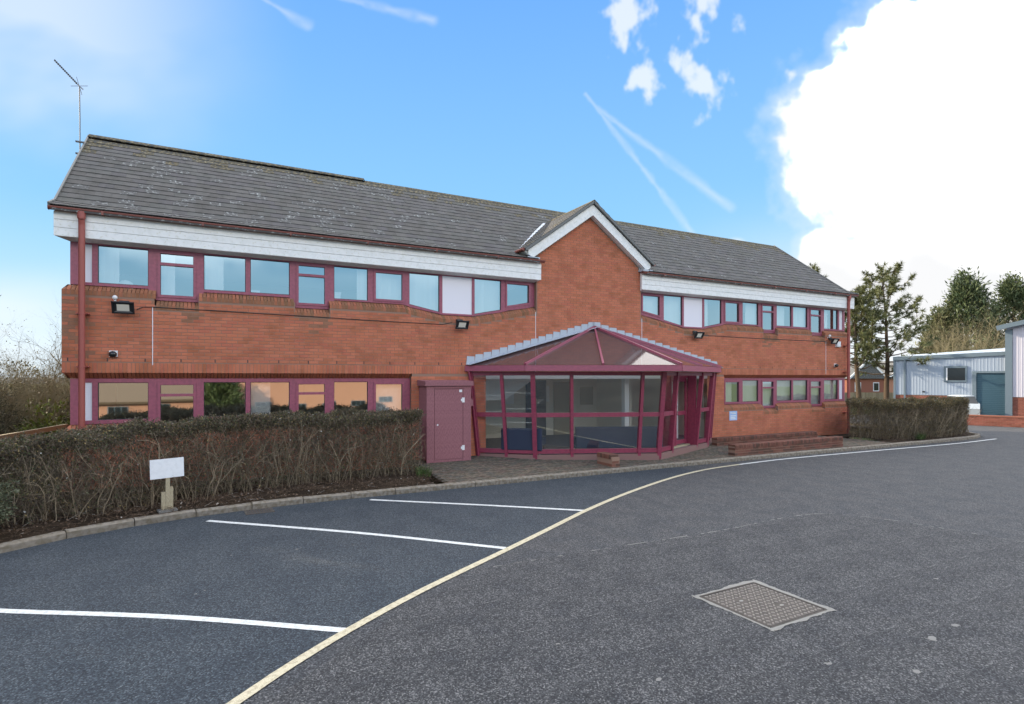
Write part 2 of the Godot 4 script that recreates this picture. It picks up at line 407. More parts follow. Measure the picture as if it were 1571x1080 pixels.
func view_and_light() -> void:
	var cam := Camera3D.new()
	cam.name = "camera"
	cam.position = EYE
	cam.projection = Camera3D.PROJECTION_FRUSTUM
	cam.near = 0.1; cam.far = 1200.0
	cam.size = 0.1 * 1080.0 / 870.0
	cam.frustum_offset = Vector2(0, 0.1 * 39.0 / 870.0)
	add_child(cam)
	cam.look_at(EYE + AHEAD, Vector3.UP)
	cam.current = true
	var env := Environment.new()
	env.background_mode = Environment.BG_SKY
	var sm := PanoramaSkyMaterial.new()
	sm.panorama = ImageTexture.create_from_image(make_sky())
	var sk := Sky.new()
	sk.sky_material = sm
	env.sky = sk
	env.tonemap_mode = Environment.TONE_MAPPER_LINEAR
	env.tonemap_exposure = 2.08
	env.sdfgi_enabled = true; env.ssao_enabled = true; env.ssil_enabled = true
	var we := WorldEnvironment.new()
	we.name = "world_environment"
	we.environment = env
	add_child(we)
	# low winter sun behind the building, off its left end
	var sun := DirectionalLight3D.new()
	sun.name = "sun"
	sun.light_energy = 1.35
	sun.light_color = Color(1.0, 0.93, 0.82)
	sun.light_angular_distance = 0.6
	sun.shadow_enabled = true
	add_child(sun)
	var e := deg_to_rad(23.0)
	sun.look_at_from_position(Vector3.ZERO, Vector3(0.63 * cos(e), -sin(e), 0.776 * cos(e)), Vector3.UP)

# ---------------------------------------------------------------- ground, road, kerb, paving
func lie(x: float, z: float) -> float:      # the land falls away beyond the road
	return -2.3 * smoothstep(20.0, 36.0, z)
func paved(x: float, z: float) -> float:    # the apron rises from the kerb to the wall, less so towards the far end
	var w := lerpf(0.27, 0.11, clampf((x - 9.0) / 16.0, 0.0, 1.0))
	return lerpf(w, 0.115, clampf(z / 2.9, 0.0, 1.0))
func sheet(x0: float, x1: float, nx: int, z0: float, z1: float, nz: int, lift: float) -> MB:
	var mb := MB.new()
	for j in nz:
		for i in nx:
			var q := []
			for k in [[0, 1], [1, 1], [1, 0], [0, 0]]:
				var x := lerpf(x0, x1, float(i + k[0]) / nx)
				var z := lerpf(z0, z1, float(j + k[1]) / nz)
				q.append(Vector3(x, lie(x, z) + lift, z))
			mb.quad(q[0], q[1], q[2], q[3])
	return mb
func smooth_path(pts: Array, step: float) -> Array:
	var cv := Curve3D.new()
	for i in pts.size():
		var a: Vector2 = pts[maxi(i - 1, 0)]
		var b: Vector2 = pts[mini(i + 1, pts.size() - 1)]
		var t := (b - a) / 6.0
		var la := (pts[i] as Vector2).distance_to(a) / maxf(a.distance_to(b), 0.01) * 2.0
		var lb := (pts[i] as Vector2).distance_to(b) / maxf(a.distance_to(b), 0.01) * 2.0
		cv.add_point(Vector3(pts[i].x, 0, pts[i].y), -Vector3(t.x, 0, t.y) * la, Vector3(t.x, 0, t.y) * lb)
	cv.bake_interval = 0.05
	var out := []
	var n := maxi(1, roundi(cv.get_baked_length() / step))
	for i in n + 1:
		out.append(cv.sample_baked(cv.get_baked_length() * i / n, false))
	return out
func ribbon(pts: Array, width: float, y: float, rag := 0.004) -> MB:
	var mb := MB.new()
	var path := smooth_path(pts, 0.06)
	var l := []
	var r := []
	for i in path.size():
		var d: Vector3 = (path[mini(i + 1, path.size() - 1)] - path[maxi(i - 1, 0)]).normalized()
		var s := d.cross(Vector3.UP) * width * 0.5
		l.append(path[i] - s * (1.0 + rnd(-rag, rag) * 8.0) + Vector3.UP * y)
		r.append(path[i] + s * (1.0 + rnd(-rag, rag) * 8.0) + Vector3.UP * y)
	for i in path.size() - 1:
		mb.quad(r[i], r[i + 1], l[i + 1], l[i])
	return mb
const KERB := [Vector2(-3.2, 7.6), Vector2(-1.2, 5.5), Vector2(0.15, 4.3), Vector2(0.67, 3.92), Vector2(1.2, 3.62), Vector2(1.89, 3.38), Vector2(2.64, 3.17), Vector2(3.5, 3.04), Vector2(4.5, 2.96), Vector2(8.0, 2.95), Vector2(16.0, 2.95), Vector2(25.0, 3.1), Vector2(29.6, 3.1), Vector2(30.9, 2.8), Vector2(31.6, 1.8), Vector2(31.8, -1.0), Vector2(31.9, -7.0)]
func ground() -> void:
	put(sheet(-260, 320, 58, -300, 260, 56, -0.25), "ground", M.grass, self, "structure")
	put(sheet(-14, 31.9, 30, 2.9, 40, 38, 0.0), "car_park", M.asphalt_road, self, "structure")
	put(sheet(31.0, 31.9, 1, -8, 2.9, 8, 0.0), "verge_strip", M.asphalt_road, self, "structure")
	put(sheet(31.9, 70, 20, -8, 40, 24, 0.0), "road", M.asphalt_road, self, "structure")
	# newer, darker surfacing of the parking bays
	var bays := MB.new()
	var inner := smooth_path([Vector2(-3.2, 7.6), Vector2(-1.2, 5.5), Vector2(0.15, 4.3), Vector2(1.2, 3.62), Vector2(2.64, 3.17), Vector2(4.5, 2.96), Vector2(8.0, 2.95), Vector2(14.0, 2.95)], 0.6)
	var outer := smooth_path([Vector2(-4.0, 17.0), Vector2(0.0, 12.6), Vector2(2.94, 9.87), Vector2(3.98, 9.0), Vector2(6.43, 7.47), Vector2(8.91, 5.97), Vector2(10.66, 5.05), Vector2(12.8, 4.12), Vector2(14.0, 3.73)], 0.6)
	for i in 40:
		var q := []
		for e in [[outer, i], [outer, i + 1], [inner, i + 1], [inner, i]]:
			q.append(e[0][roundi(e[1] / 40.0 * (e[0].size() - 1))] + Vector3(0, 0.0025, 0))
		bays.quad(q[0], q[1], q[2], q[3])
	put(bays, "parking_bays", M.asphalt, self, "structure")
	# older surfacing with a sealed joint round it
	var old := MB.new()
	var rim := [Vector2(4.6, 8.75), Vector2(6.25, 7.95), Vector2(8.85, 8.10), Vector2(12.45, 8.12), Vector2(13.04, 8.84), Vector2(13.4, 10.2), Vector2(14.6, 15.5), Vector2(13.0, 19.0), Vector2(3.0, 19.0), Vector2(2.2, 10.8)]
	for i in range(1, rim.size() - 1):
		old.tri(Vector3(rim[0].x, 0.004, rim[0].y), Vector3(rim[i + 1].x, 0.004, rim[i + 1].y), Vector3(rim[i].x, 0.004, rim[i].y))
	put(old, "old_road_surface", M.asphalt_old, self, "structure")
	var seam := MB.new()
	var run := smooth_path([Vector2(6.0, 8.0), Vector2(7.7, 8.04), Vector2(9.9, 8.12), Vector2(12.4, 8.12), Vector2(13.04, 8.84), Vector2(13.4, 10.2), Vector2(14.2, 13.6)], 0.07)
	for i in run.size() - 1:
		if rng.randf() < (0.6 if run[i].x > 8.3 and run[i].z < 9.4 else 0.3):
			var w := rnd(0.004, 0.016)
			var d: Vector3 = (run[i + 1] - run[i]).normalized().cross(Vector3.UP) * w
			var o := Vector3.UP * 0.0075
			seam.quad(run[i] - d + o, run[i + 1] - d * rnd(0.5, 1.3) + o, run[i + 1] + d * rnd(0.5, 1.3) + o, run[i] + d + o)
	put(seam, "road_joint", M.tar, self, "structure")
	# paint
	var k := put(ribbon([Vector2(2.3, 10.45), Vector2(2.94, 9.87), Vector2(3.38, 9.47), Vector2(3.98, 9.0), Vector2(4.89, 8.38), Vector2(6.43, 7.47), Vector2(7.56, 6.79), Vector2(8.91, 5.97), Vector2(10.66, 5.05), Vector2(12.8, 4.12), Vector2(14.43, 3.63), Vector2(15.87, 3.44)], 0.1, 0.010), "yellow_line", M.line_yellow, self, "structure")
	k.set_meta("label", "yellow painted line sweeping along the parking bays")
	k = put(ribbon([Vector2(15.89, 3.437), Vector2(17.94, 3.32), Vector2(21.8, 3.42), Vector2(27.4, 3.62), Vector2(30.4, 3.52)], 0.1, 0.010), "edge_line", M.line_white, self, "structure")
	for b in [[Vector2(0.2, 6.45), Vector2(0.8, 6.85), Vector2(2.43, 7.88), Vector2(3.92, 9.0)], [Vector2(2.69, 3.61), Vector2(4.81, 5.57), Vector2(6.5, 7.36)], [Vector2(5.56, 3.22), Vector2(7.36, 4.70), Vector2(8.86, 6.0)]]:
		k = put(ribbon(b, 0.1, 0.0070 if b[0].x > 1.0 else 0.0075), "bay_line", M.line_white, self, "structure")
	# spilt paint and chewing gum
	var spots := MB.new()
	for p in [[3.84, 6.02, 0.02], [3.9, 5.98, 0.012], [2.61, 7.27, 0.018], [2.7, 7.2, 0.012], [8.77, 11.74, 0.055], [9.3, 11.69, 0.04], [7.46, 11.58, 0.03], [6.0, 11.1, 0.025], [5.6, 10.2, 0.02], [10.6, 10.9, 0.03], [8.0, 12.0, 0.04], [6.6, 12.3, 0.03], [4.6, 6.2, 0.012], [3.0, 5.9, 0.014], [5.9, 6.3, 0.012]]:
		var o := Vector3(p[0], 0.0085 if p[1] > 8.2 else 0.0060, p[1])
		var n := 11
		var rr := []
		for i in n:
			rr.append(p[2] * rnd(0.45, 1.0))
		for i in n:
			var a0 := TAU * i / n
			var a1 := TAU * (i + 1) / n
			spots.tri(o, o + Vector3(cos(a1) * 1.5, 0, sin(a1)) * rr[(i + 1) % n], o + Vector3(cos(a0) * 1.5, 0, sin(a0)) * rr[i])
	put(spots, "paint_spots", M.tar, self, "stuff").set_meta("label", "pale spilt paint spots and gum on the asphalt")
	# kerb of precast stones
	var kerb := Node3D.new()
	kerb.name = "kerb"; add_child(kerb); kerb.set_meta("kind", "structure")
	var line := smooth_path(KERB, 0.915)
	for i in line.size() - 1:
		var a: Vector3 = line[i]
		var b: Vector3 = line[i + 1]
		var d := (b - a).normalized()
		var s := d.cross(Vector3.UP)            # towards the road
		a += d * 0.006; b -= d * 0.006
		var mb := MB.new()
		var top := 0.12 + rnd(-0.006, 0.006)
		var out := rnd(-0.006, 0.006)
		var q := []
		for e in [a, b]:
			q.append([e + s * out + Vector3(0, -0.1, 0), e + s * (out - 0.008) + Vector3(0, top - 0.03, 0), e + s * (out - 0.04) + Vector3(0, top, 0), e - s * 0.125 + Vector3(0, top, 0), e - s * 0.125 + Vector3(0, -0.1, 0)])
		for j in 4:
			mb.quad(q[0][j], q[1][j], q[1][j + 1], q[0][j + 1])
		for j in [1, 2, 3]:
			mb.tri(q[0][0], q[0][j], q[0][j + 1]); mb.tri(q[1][0], q[1][j + 1], q[1][j])
		put(mb, "kerb_stone", M.kerb, kerb)
	# planting beds behind the kerb
	for bed in [[-2.2, 7.3, 0.12], [24.4, 31.6, 0.12]]:
		var mb := MB.new()
		var edge := []
		for p in line:
			if p.x > bed[0] and p.x < bed[1] and p.z > 2.0:
				edge.append(p)
		for i in edge.size() - 1:
			for j in 6:
				var f0 := j / 6.0
				var f1 := (j + 1) / 6.0
				var q := []
				for e in [[edge[i], f0], [edge[i + 1], f0], [edge[i + 1], f1], [edge[i], f1]]:
					var z := lerpf(e[0].z - 0.127, -0.02, e[1])
					q.append(Vector3(e[0].x, 0.095 + 0.07 * sin(e[1] * PI) + 0.03 * sin(e[0].x * 3.1 + z * 4.0), z))
				mb.quad(q[0], q[1], q[2], q[3])
		put(mb, "planting_bed", M.soil, self, "structure")
	# block paving
	var pave := put(sheet_on(7.3, 24.4, 40, -0.02, 2.83, 8, -0.012), "pavement", M.soil, self, "structure")
	var spots2 := []
	var row := 0
	var z := 0.03
	while z < 2.80:
		var x := 7.32 + (0.1 if row % 2 else 0.0)
		while x < 24.3:
			var inside := x > 10.2 and x < 17.4 and z < 1.0 - absf(x - 13.9) * 0.1
			if not inside:
				spots2.append([Vector3(x + 0.1, paved(x + 0.1, z + 0.05), z + 0.05), rng.randi() % 5])
			x += 0.204
		z += 0.104
		row += 1
	spots2.sort_custom(func(p, q): return p[0].distance_squared_to(EYE) < q[0].distance_squared_to(EYE))
	var tones := [lin(0.20, 0.165, 0.135), lin(0.17, 0.15, 0.125), lin(0.23, 0.18, 0.145), lin(0.15, 0.135, 0.115), lin(0.19, 0.14, 0.115)]
	var kinds := []
	for t in tones:
		var mb := MB.new()
		var e := 0.006
		mb.hexa([Vector3(-0.1 + e, 0, 0.05 - e), Vector3(0.1 - e, 0, 0.05 - e), Vector3(0.1 - e, 0, -0.05 + e), Vector3(-0.1 + e, 0, -0.05 + e), Vector3(-0.1, -e, 0.05), Vector3(0.1, -e, 0.05), Vector3(0.1, -e, -0.05), Vector3(-0.1, -e, -0.05)], t)
		kinds.append(mb.mesh(M.paver))
	var rest := MB.new()
	for i in spots2.size():
		var p: Vector3 = spots2[i][0] + Vector3(0, rnd(-0.003, 0.003), 0)
		if i < 300:
			shared(kinds[spots2[i][1]], "paver", pave, Transform3D(Basis(), p))
		else:
			var e := 0.006
			rest.hexa([p + Vector3(-0.1 + e, 0, 0.05 - e), p + Vector3(0.1 - e, 0, 0.05 - e), p + Vector3(0.1 - e, 0, -0.05 + e), p + Vector3(-0.1 + e, 0, -0.05 + e), p + Vector3(-0.1, -e, 0.05), p + Vector3(0.1, -e, 0.05), p + Vector3(0.1, -e, -0.05), p + Vector3(-0.1, -e, -0.05)], tones[spots2[i][1]])
	put(rest, "far_pavers", M.paver, pave, "stuff")
func sheet_on(x0: float, x1: float, nx: int, z0: float, z1: float, nz: int, lift: float) -> MB:
	var mb := MB.new()
	for j in nz:
		for i in nx:
			var q := []
			for k in [[0, 1], [1, 1], [1, 0], [0, 0]]:
				var x := lerpf(x0, x1, float(i + k[0]) / nx)
				var z := lerpf(z0, z1, float(j + k[1]) / nz)
				q.append(Vector3(x, paved(x, z) + lift, z))
			mb.quad(q[0], q[1], q[2], q[3])
	return mb

# ---------------------------------------------------------------- the office
const NOTCH := [[1.62, 2.47], [4.52, 5.33]]
func in_notch(m: float) -> bool:
	return (m > NOTCH[0][0] and m < NOTCH[0][1]) or (m > NOTCH[1][0] and m < NOTCH[1][1])
func frame_foot(m: float) -> float:         # bottom of the upper window frames, m metres from the nearer end
	if in_notch(m):
		return 4.17
	if m < 7.33:
		return 4.41
	if m < 8.32:
		return lerpf(4.38, 4.19, (m - 7.33) / 0.99)
	if m < 9.29:
		return 4.19
	return lerpf(4.19, 4.59, (m - 9.29) / 2.03)
func low_foot(m: float) -> float:
	return 1.28 if in_notch(m) else 1.47
func gable(x: float) -> float:
	return 7.50 - absf(x - 13.2) * 0.715
func brick_at(x: float, y: float) -> bool:
	if x < 0.0 or x > LONG:
		return false
	var m := minf(x, LONG - x)
	if y > 2.775:
		if x > 11.28 and x < LONG - 11.28:
			return y < gable(x) - 0.02
		return y < frame_foot(m) - 0.12 - 0.105
	if y > 2.56:
		return false
	if m < 7.45:
		return y < low_foot(m) - 0.11 - 0.105
	return x < 9.62 or x > 18.28
var brick_tones: Array = []
func tone() -> Color:
	return brick_tones[rng.randi() % 8]
func tone_at(x: float, y: float) -> int:
	var m := minf(x, LONG - x)
	for n in NOTCH:
		if m > n[1] - 0.42 and m < n[1] + 0.05 and y > 3.5 + rnd(0.0, 0.35) and y < 4.1 and rng.randf() < 0.85:
			return 8 + rng.randi() % 2
		if m > n[0] - 0.05 and m < n[1] and y > 3.78 and y < 4.1 and rng.randf() < 0.5:
			return 8 + rng.randi() % 2
	if x < 0.45 and rng.randf() < 0.4:
		return 8
	return rng.randi() % 8
func office() -> Node3D:
	var o := thing("office_building", "long two-storey red brick office building with a slate-grey roof and plum window frames", "building")
	for k in [1.0, 1.05, 0.95, 0.93, 1.07, 0.98, 1.02, 0.88]:
		brick_tones.append(lin(0.53 * k, 0.180 * k * rnd(0.94, 1.06), 0.106 * k * rnd(0.93, 1.07)))
	front_wall(o)
	for other in [false, true]:
		band(o, other, true)
		band(o, other, false)
		eaves(o, other)
	shell(o)
	roofs(o)
	return o

func front_wall(o: Node3D) -> void:
	# mortar body in upright strips, bricks stand 5 mm proud of it
	var w := MB.new()
	var cuts := [0.0, 1.62, 2.47, 4.52, 5.33, 7.33, 8.32, 9.29, 11.28]
	for other in [false, true]:
		for i in cuts.size() - 1:
			var a: float = cuts[i]
			var b: float = cuts[i + 1]
			var e := 0.0005
			w.prism([Vector2(flip(a, other), 2.56), Vector2(flip(b, other), 2.56), Vector2(flip(b, other), frame_foot(b - e) - 0.13), Vector2(flip(a, other), frame_foot(a + e) - 0.13)], -0.005, -0.155)
			if b < 7.4:
				w.prism([Vector2(flip(a, other), -0.2), Vector2(flip(b, other), -0.2), Vector2(flip(b, other), low_foot(b - e) - 0.12), Vector2(flip(a, other), low_foot(a + e) - 0.12)], -0.005, -0.155)
		w.bx(Vector3(flip(7.33, other), -0.2, -0.005), Vector3(flip(7.45, other), 1.35, -0.155))
	w.bx(Vector3(7.45, -0.2, -0.005), Vector3(9.62, 2.559, -0.155))
	w.bx(Vector3(18.28, -0.2, -0.005), Vector3(LONG - 7.45, 2.559, -0.155))
	w.prism([Vector2(11.28, 2.56), Vector2(LONG - 11.28, 2.56), Vector2(LONG - 11.28, gable(LONG - 11.28)), Vector2(13.2, gable(13.2)), Vector2(11.28, gable(11.28))], -0.005, -0.155)
	w.bx(Vector3(0.0, 2.56, -0.16), Vector3(0.24, 4.2, -3.0)); w.bx(Vector3(LONG, 2.56, -0.16), Vector3(LONG - 0.24, 4.2, -3.0))
	var wall := put(w, "wall", M.mortar, o)
	# stretcher bond
	var all := []
	var row := 0
	var y := 0.02
	while y < 7.5:
		var base := -0.1125 if row % 2 else 0.0
		var x := base
		while x < LONG:
			var part := [false, false, false, false]
			var n := 0
			for q in 4:
				part[q] = brick_at(x + 0.05625 * (q + 0.5), y + 0.03) and brick_at(x + 0.05625 * (q + 0.5), y + 0.065)
				n += int(part[q])
			if n == 4:
				all.append([x + 0.005, x + 0.22, y, true])
			elif n > 0:
				var q := 0
				while q < 4:
					if part[q]:
						var e := q
						while e < 4 and part[e]:
							e += 1
						all.append([maxf(x + 0.05625 * q + 0.005, 0.0), minf(x + 0.05625 * e - 0.005, LONG), y, false])
						q = e
					else:
						q += 1
			x += 0.225
		y += 0.075
		row += 1
	var near := all.filter(func(p): return p[3] and p[2] > 1.6)
	near.sort_custom(func(p, q): return Vector3(p[0], p[2], 0).distance_squared_to(EYE) < Vector3(q[0], q[2], 0).distance_squared_to(EYE))
	var kinds := []
	brick_tones.append_array([lin(0.345, 0.165, 0.105), lin(0.31, 0.155, 0.098)])      # bricks greened by the drip from the sills
	for t in brick_tones:
		var mb := MB.new()
		mb.soft(Vector3(0, 0, -0.05), Vector3(0.215, 0.065, 0.0), 0.003, t)
		kinds.append(mb.mesh(M.brick))
	var single := {}
	for i in 300:
		single[near[i]] = true
	var rest := MB.new()
	for p in all:
		var out := rnd(-0.0015, 0.0015)
		if single.has(p):
			shared(kinds[tone_at(p[0] + 0.1, p[2])], "brick", wall, Transform3D(Basis(), Vector3(p[0], p[2], out)))
		else:
			rest.bx(Vector3(p[0], p[2], -0.03), Vector3(p[1], p[2] + 0.065, out), brick_tones[tone_at(p[0] + 0.1, p[2])])
	put(rest, "brickwork", M.brick, wall, "stuff")
	# a course of upright bricks along the foot of the jettied storey, the splayed underside behind it, and splayed sills
	var cant := MB.new()
	var x := 0.0
	var moss := lin(0.235, 0.135, 0.075)
	while x < LONG - 0.01:
		var a := x + 0.005
		var b := x + 0.07
		var m := minf(x + 0.0375, LONG - x - 0.0375)
		var t := tone()
		cant.bx(Vector3(a, 2.562, -0.05), Vector3(b, 2.772, rnd(-0.001, 0.001)), t)
		if m < 7.45:
			var back := 0.12 if m < 0.1 else 0.0
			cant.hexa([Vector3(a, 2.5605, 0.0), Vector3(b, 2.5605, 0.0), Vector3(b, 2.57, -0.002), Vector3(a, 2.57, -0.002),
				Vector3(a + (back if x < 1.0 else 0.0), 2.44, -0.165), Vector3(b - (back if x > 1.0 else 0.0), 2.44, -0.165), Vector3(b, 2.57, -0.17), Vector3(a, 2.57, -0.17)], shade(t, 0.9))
		for level in 2:
			if (level == 0 and m < 11.28) or (level == 1 and m < 7.45):
				var mm := m - 0.0325
				var mx := m + 0.0325
				var fa := frame_foot(mm) if level == 0 else low_foot(mm)
				var fb := frame_foot(mx) if level == 0 else low_foot(mx)
				if absf(fa - fb) > 0.1:
					fa = maxf(fa, fb) if not in_notch(m) else minf(fa, fb)
					fb = fa
				if x > LONG / 2:
					var sw := fa
					fa = fb; fb = sw
				var la := 0.0
				var lb := 0.0
				if m < 0.1:
					la = 0.11 if x < 1.0 else 0.0
					lb = -0.11 if x > 1.0 else 0.0
				var tt := t.lerp(moss, rnd(0.25, 0.9))
				cant.hexa([Vector3(a, fa - 0.225, 0.001), Vector3(b, fb - 0.225, 0.001), Vector3(b, fb - 0.125, 0.001), Vector3(a, fa - 0.125, 0.001),
					Vector3(a, fa - 0.225, -0.17), Vector3(b, fb - 0.225, -0.17), Vector3(b + lb, fb - 0.003, -0.17), Vector3(a + la, fa - 0.003, -0.17)], tt)
		x += 0.075
	put(cant, "shaped_bricks", M.brick, wall, "stuff")
	# pale mastic in the movement joints
	var joints := [[1.59, 2.73, 4.0], [11.25, 2.6, 4.4], [LONG - 11.25, 2.6, 4.4], [24.96, 2.6, 3.95]]
	for j in joints:
		var mb := MB.new()
		mb.bx(Vector3(j[0] - 0.007, j[1], -0.01), Vector3(j[0] + 0.007, j[2], 0.004))
		put(mb, "movement_joint", M.panel, wall)
	# weep vents
	x = 0.1
	while x < LONG:
		var mb := MB.new()
		mb.bx(Vector3(x - 0.008, 2.80, -0.01), Vector3(x + 0.008, 2.87, 0.003))
		if x < 9.0 or x > 18.5:
			put(mb, "weep_vent", M.gasket, wall)
		x += 0.675

# windows of one storey in one wing: [from, to, top, foot near, foot far, kind]
const UPPER := [[0.26, 0.49, 5.27, 4.47, 4.47, "panel"], [0.59, 1.50, 5.27, 4.47, 4.47, "fixed"], [1.72, 2.37, 5.22, 4.29, 4.29, "casement"], [2.57, 3.44, 5.27, 4.47, 4.47, "fixed"], [3.54, 4.41, 5.27, 4.47, 4.47, "fixed"], [4.61, 5.24, 5.22, 4.29, 4.29, "casement"], [5.46, 6.31, 5.27, 4.45, 4.45, "fixed"], [6.51, 7.23, 5.21, 4.51, 4.51, "sash"], [7.42, 8.27, 5.27, 4.425, 4.26, "fixed"], [8.36, 9.25, 5.27, 4.24, 4.24, "panel"], [9.33, 10.17, 5.27, 4.26, 4.425, "fixed"], [10.36, 11.10, 5.21, 4.54, 4.69, "sash"]]
func band(o: Node3D, other: bool, upper: bool) -> void:
	var list := []
	for p in UPPER:
		if upper:
			list.append(p)
		elif p[1] < 7.4:
			var q: Array = p.duplicate()
			for i in [2, 3, 4]:
				q[i] = p[i] - 2.92
			q[3] = 1.37 if p[5] == "casement" else 1.55
			q[4] = q[3]
			list.append(q)
	var head := 5.34 if upper else 2.435
	var last := 11.28 if upper else 7.44
	var fr := MB.new()
	var zf := -0.135
	var zb := -0.21
	var e := 0.0005
	# head rail
	fr.bx(Vector3(flip(0.12, other), head - 0.065, zf - 0.001), Vector3(flip(last, other), head, zb))
	var prev := 0.12
	for i in list.size():
		var p: Array = list[i]
		var nxt: float = list[i + 1][0] if i + 1 < list.size() else last
		# mullion before this pane
		var fl := func(m): return frame_foot(m) if upper else low_foot(m)
		var m0 := prev + e
		var m1: float = p[0] - e
		var f0: float = minf(fl.call(m0), fl.call(m1)) if absf(fl.call(m0) - fl.call(m1)) > 0.1 else fl.call(m0)
		var f1: float = f0 if absf(fl.call(m0) - fl.call(m1)) > 0.1 else fl.call(m1)
		fr.prism([Vector2(flip(prev, other), f0), Vector2(flip(p[0], other), f1), Vector2(flip(p[0], other), head - 0.065), Vector2(flip(prev, other), head - 0.065)], zf, zb)
		# rail under the pane
		var g0: float = fl.call(p[0] + 0.06)
		var g1: float = fl.call(p[1] - 0.06)
		fr.prism([Vector2(flip(p[0], other), g0), Vector2(flip(p[1], other), g1), Vector2(flip(p[1], other), p[4]), Vector2(flip(p[0], other), p[3])], zf - 0.001, zb)
		if p[2] < head - 0.07:
			fr.bx(Vector3(flip(p[0], other), p[2], zf - 0.0015), Vector3(flip(p[1], other), head - 0.065, zb))
		prev = p[1]
	var mend := prev + e
	var fend := frame_foot(mend) if upper else low_foot(mend)
	var fend2 := frame_foot(last - 0.01) if upper else low_foot(last - 0.01)
	fr.prism([Vector2(flip(prev, other), fend), Vector2(flip(last, other), fend2), Vector2(flip(last, other), head - 0.065), Vector2(flip(prev, other), head - 0.065)], zf, zb)
	# the corner post turns round the end of the wall
	fr.bx(Vector3(flip(0.12, other), (4.41 if upper else 1.47), zb), Vector3(flip(0.20, other), head, -0.55))
	var frame := put(fr, "window_frame", M.frame, o)
	var glass: Material = M.pane
	for i in list.size():
		var p: Array = list[i]
		var a := flip(p[0], other)
		var b := flip(p[1], other)
		if p[5] == "panel":
			var mb := MB.new()
			mb.prism([Vector2(a, p[3]), Vector2(b, p[4]), Vector2(b, p[2]), Vector2(a, p[2])], -0.155, -0.2)
			put(mb, "infill_panel", M.panel, frame)
			continue
		# dark gasket line round the glass, glass itself
		var gk := MB.new()
		var gw := 0.012
		gk.prism([Vector2(a, p[3]), Vector2(b, p[4]), Vector2(b, p[4] + gw), Vector2(a, p[3] + gw)], zf - 0.025, zb + 0.01)
		gk.bx(Vector3(a, p[2] - gw, zf - 0.025), Vector3(b, p[2], zb + 0.01))
		var s := signf(b - a)
		gk.prism([Vector2(a, p[3]), Vector2(a + s * gw, p[3]), Vector2(a + s * gw, p[2]), Vector2(a, p[2])], zf - 0.0255, zb + 0.01)
		gk.prism([Vector2(b, p[4]), Vector2(b - s * gw, p[4]), Vector2(b - s * gw, p[2]), Vector2(b, p[2])], zf - 0.0255, zb + 0.01)
		put(gk, "gasket", M.gasket, frame)
		if p[5] == "casement":
			var mid: float = p[2] - 0.235
			var sash := MB.new()
			ring(sash, a - s * 0.05, b + s * 0.05, p[3] - 0.05, p[3] - 0.05, p[2] + 0.05, 0.055, zf + 0.018, zf - 0.03)
			sash.bx(Vector3(a, mid - 0.03, zf + 0.017), Vector3(b, mid + 0.03, zf - 0.03))
			put(sash, "sash", M.frame, frame)
			pane(frame, a, b, p[3], p[4], mid - 0.03, zf - 0.04, glass, upper)
			pane(frame, a, b, mid + 0.03, mid + 0.03, p[2], zf - 0.038, glass, upper)
		else:
			if p[5] == "sash":
				var sash := MB.new()
				ring(sash, a - s * 0.05, b + s * 0.05, p[3] - 0.05, p[4] - 0.05, p[2] + 0.05, 0.055, zf + 0.018, zf - 0.03)
				put(sash, "sash", M.frame, frame)
			pane(frame, a, b, p[3], p[4], p[2], zf - 0.04, glass, upper)
	blinds(o, other, upper, list)
func ring(mb: MB, a: float, b: float, fa: float, fb: float, top: float, w: float, z0: float, z1: float) -> void:
	var s := signf(b - a)
	mb.prism([Vector2(a, fa), Vector2(b, fb), Vector2(b, fb + w), Vector2(a, fa + w)], z0, z1)
	mb.bx(Vector3(a, top - w, z0), Vector3(b, top, z1))
	mb.prism([Vector2(a, fa + w), Vector2(a + s * w, fa + w), Vector2(a + s * w, top - w), Vector2(a, top - w)], z0 - 0.0005, z1)
	mb.prism([Vector2(b, fb + w), Vector2(b - s * w, fb + w), Vector2(b - s * w, top - w), Vector2(b, top - w)], z0 - 0.0005, z1)
func pane(parent: Node, a: float, b: float, fa: float, fb: float, top: float, z: float, m: Material, upper: bool) -> void:
	# each unit sits a hair out of true, as glass does
	var mb := MB.new()
	var t := rnd(-0.0012, 0.0012)
	var u := rnd(-0.0012, 0.0012)
	var l := minf(a, b)
	var r := maxf(a, b)
	var fl := fa if a < b else fb
	var fr := fb if a < b else fa
	mb.quad(Vector3(l, fl, z - t), Vector3(r, fr, z - t + u), Vector3(r, top, z + t + u), Vector3(l, top, z + t))
	put(mb, "pane", m, parent)
